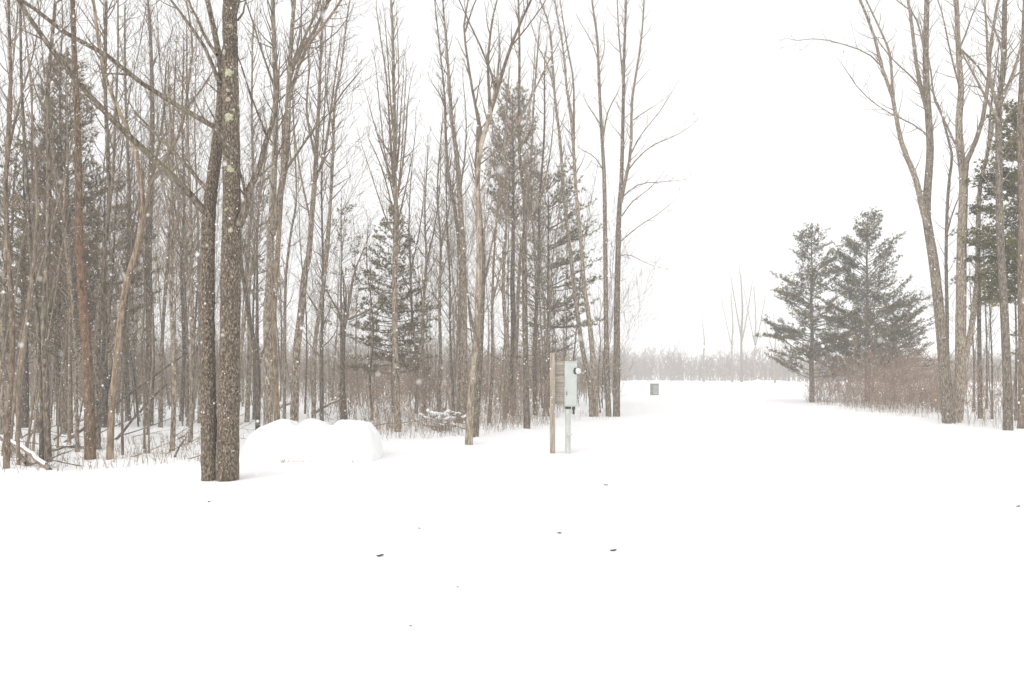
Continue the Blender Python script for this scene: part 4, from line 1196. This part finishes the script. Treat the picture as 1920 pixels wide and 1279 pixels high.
# ------------------------------------------------------------------ specks lying on the snow
for k, (px, py, w, lab) in enumerate([
        (713, 1042, 13, "darkest curled dead leaf, on the snow left of centre"), (1150, 1034, 12, "dark leaf lying flat on the snow at the middle right"),
        (1049, 1001, 8, "small dark leaf on the snow between the meter stand and camera"), (1136, 914, 8, "little pale brown leaf on the snow just below the meter stand"),
        (392, 942, 6, "little leaf on the snow just below the nearest tree"), (1909, 949, 8, "brown leaf on the snow at the right edge of the photo"),
        (858, 1099, 4.5, "faint tiny leaf on the open snow below centre"), (770, 1172, 5, "faint tiny leaf lowest in the photo, left of centre"),
        (786, 993, 5, "tiny leaf on the snow above the darkest curled leaf")]):
    d = depth(py); x = (px - 960) * d / F
    rng = random.Random(900 + k)
    sz = w * d / F * 0.5
    V, Fc = [], []
    n, m = 9, 5
    for j in range(m):
        v = -1 + 2 * j / (m - 1)
        for i in range(n):
            u = -1 + 2 * i / (n - 1)
            wd = math.sqrt(max(0.02, 1 - u * u)) * (0.42 + 0.14 * math.sin(u * 9 + k))
            V.append((u * sz, v * wd * sz, sz * (0.30 * v * v + 0.22 * u * u + 0.08 * math.sin(5 * u + k)) + 0.001))
    for j in range(m - 1):
        for i in range(n - 1):
            a = j * n + i; Fc.append((a, a + 1, a + n + 1, a + n))
    me = mesh_from("fallen_leaf", V, Fc, None, [M_LEAF])
    o = link("fallen_leaf", me, None, (x, d, ground_z(x, d) + 0.002))
    o.rotation_euler = (rng.uniform(-0.2, 0.2), rng.uniform(-0.2, 0.2), rng.uniform(-0.6, 0.6))
    sm = o.modifiers.new("thickness", 'SOLIDIFY'); sm.thickness = 0.002
    tag(o, lab, "leaf", "dead leaves on the snow")

# ------------------------------------------------------------------ falling snow
def falling_snow(n=60000):
    r = np.random.default_rng(4)
    y = 1.6 + 20.4 * r.random(n) ** 0.45
    x = (r.random(n) * 2 - 1) * (0.95 * y + 1)
    z = r.random(n) * (1.7 + 0.62 * y)
    s = 0.0036 + 0.0040 * r.random(n) ** 2
    k = r.random(n)
    s = np.where(k < 0.012, s * 1.9, s)
    near = (y > 2.5) & (y < 7)
    s = np.where(near & (k > 0.985), s * 2.4, s)
    m = 90                                    # a few drift close by the lens
    y[:m] = r.uniform(0.7, 2.0, m); x[:m] = r.uniform(-0.8, 0.8, m) * y[:m]; z[:m] = 1.6 + r.uniform(-0.25, 0.6, m) * y[:m]
    s[:m] = r.uniform(0.0022, 0.0042, m)
    O = np.array([(1, 0, 0), (-1, 0, 0), (0, 1, 0), (0, -1, 0), (0, 0, 1), (0, 0, -1)], dtype=float)
    J = r.uniform(0.7, 1.25, (n, 6, 1))
    V = np.stack([x, y, z], axis=1)[:, None, :] + O[None] * s[:, None, None] * J
    T = np.array([(0, 2, 4), (2, 1, 4), (1, 3, 4), (3, 0, 4), (2, 0, 5), (1, 2, 5), (3, 1, 5), (0, 3, 5)])
    Fc = (T[None] + (np.arange(n) * 6)[:, None, None]).reshape(-1, 3)
    o = link("falling_snow", mesh_from("falling_snow", V.reshape(-1, 3), None, Fc, [M_SNOW]))
    tag(o, "white snowflakes drifting down through the air", kind="stuff")
falling_snow()

# ------------------------------------------------------------------ snowy air
def haze():
    s = Solid(); s.box(-430, 430, -45, 530, -1.5, 26)
    m = bpy.data.materials.new("snowy_air"); m.use_nodes = True
    n, l = m.node_tree.nodes, m.node_tree.links
    n.clear()
    v = n.new("ShaderNodeVolumePrincipled"); o = n.new("ShaderNodeOutputMaterial")
    v.inputs["Color"].default_value = (0.98, 0.98, 0.98, 1)
    v.inputs["Density"].default_value = 0.0039
    l.new(v.outputs[0], o.inputs["Volume"])
    h = s.build("haze", m)
    tag(h, "air whitened by the falling snow", kind="stuff")
haze()
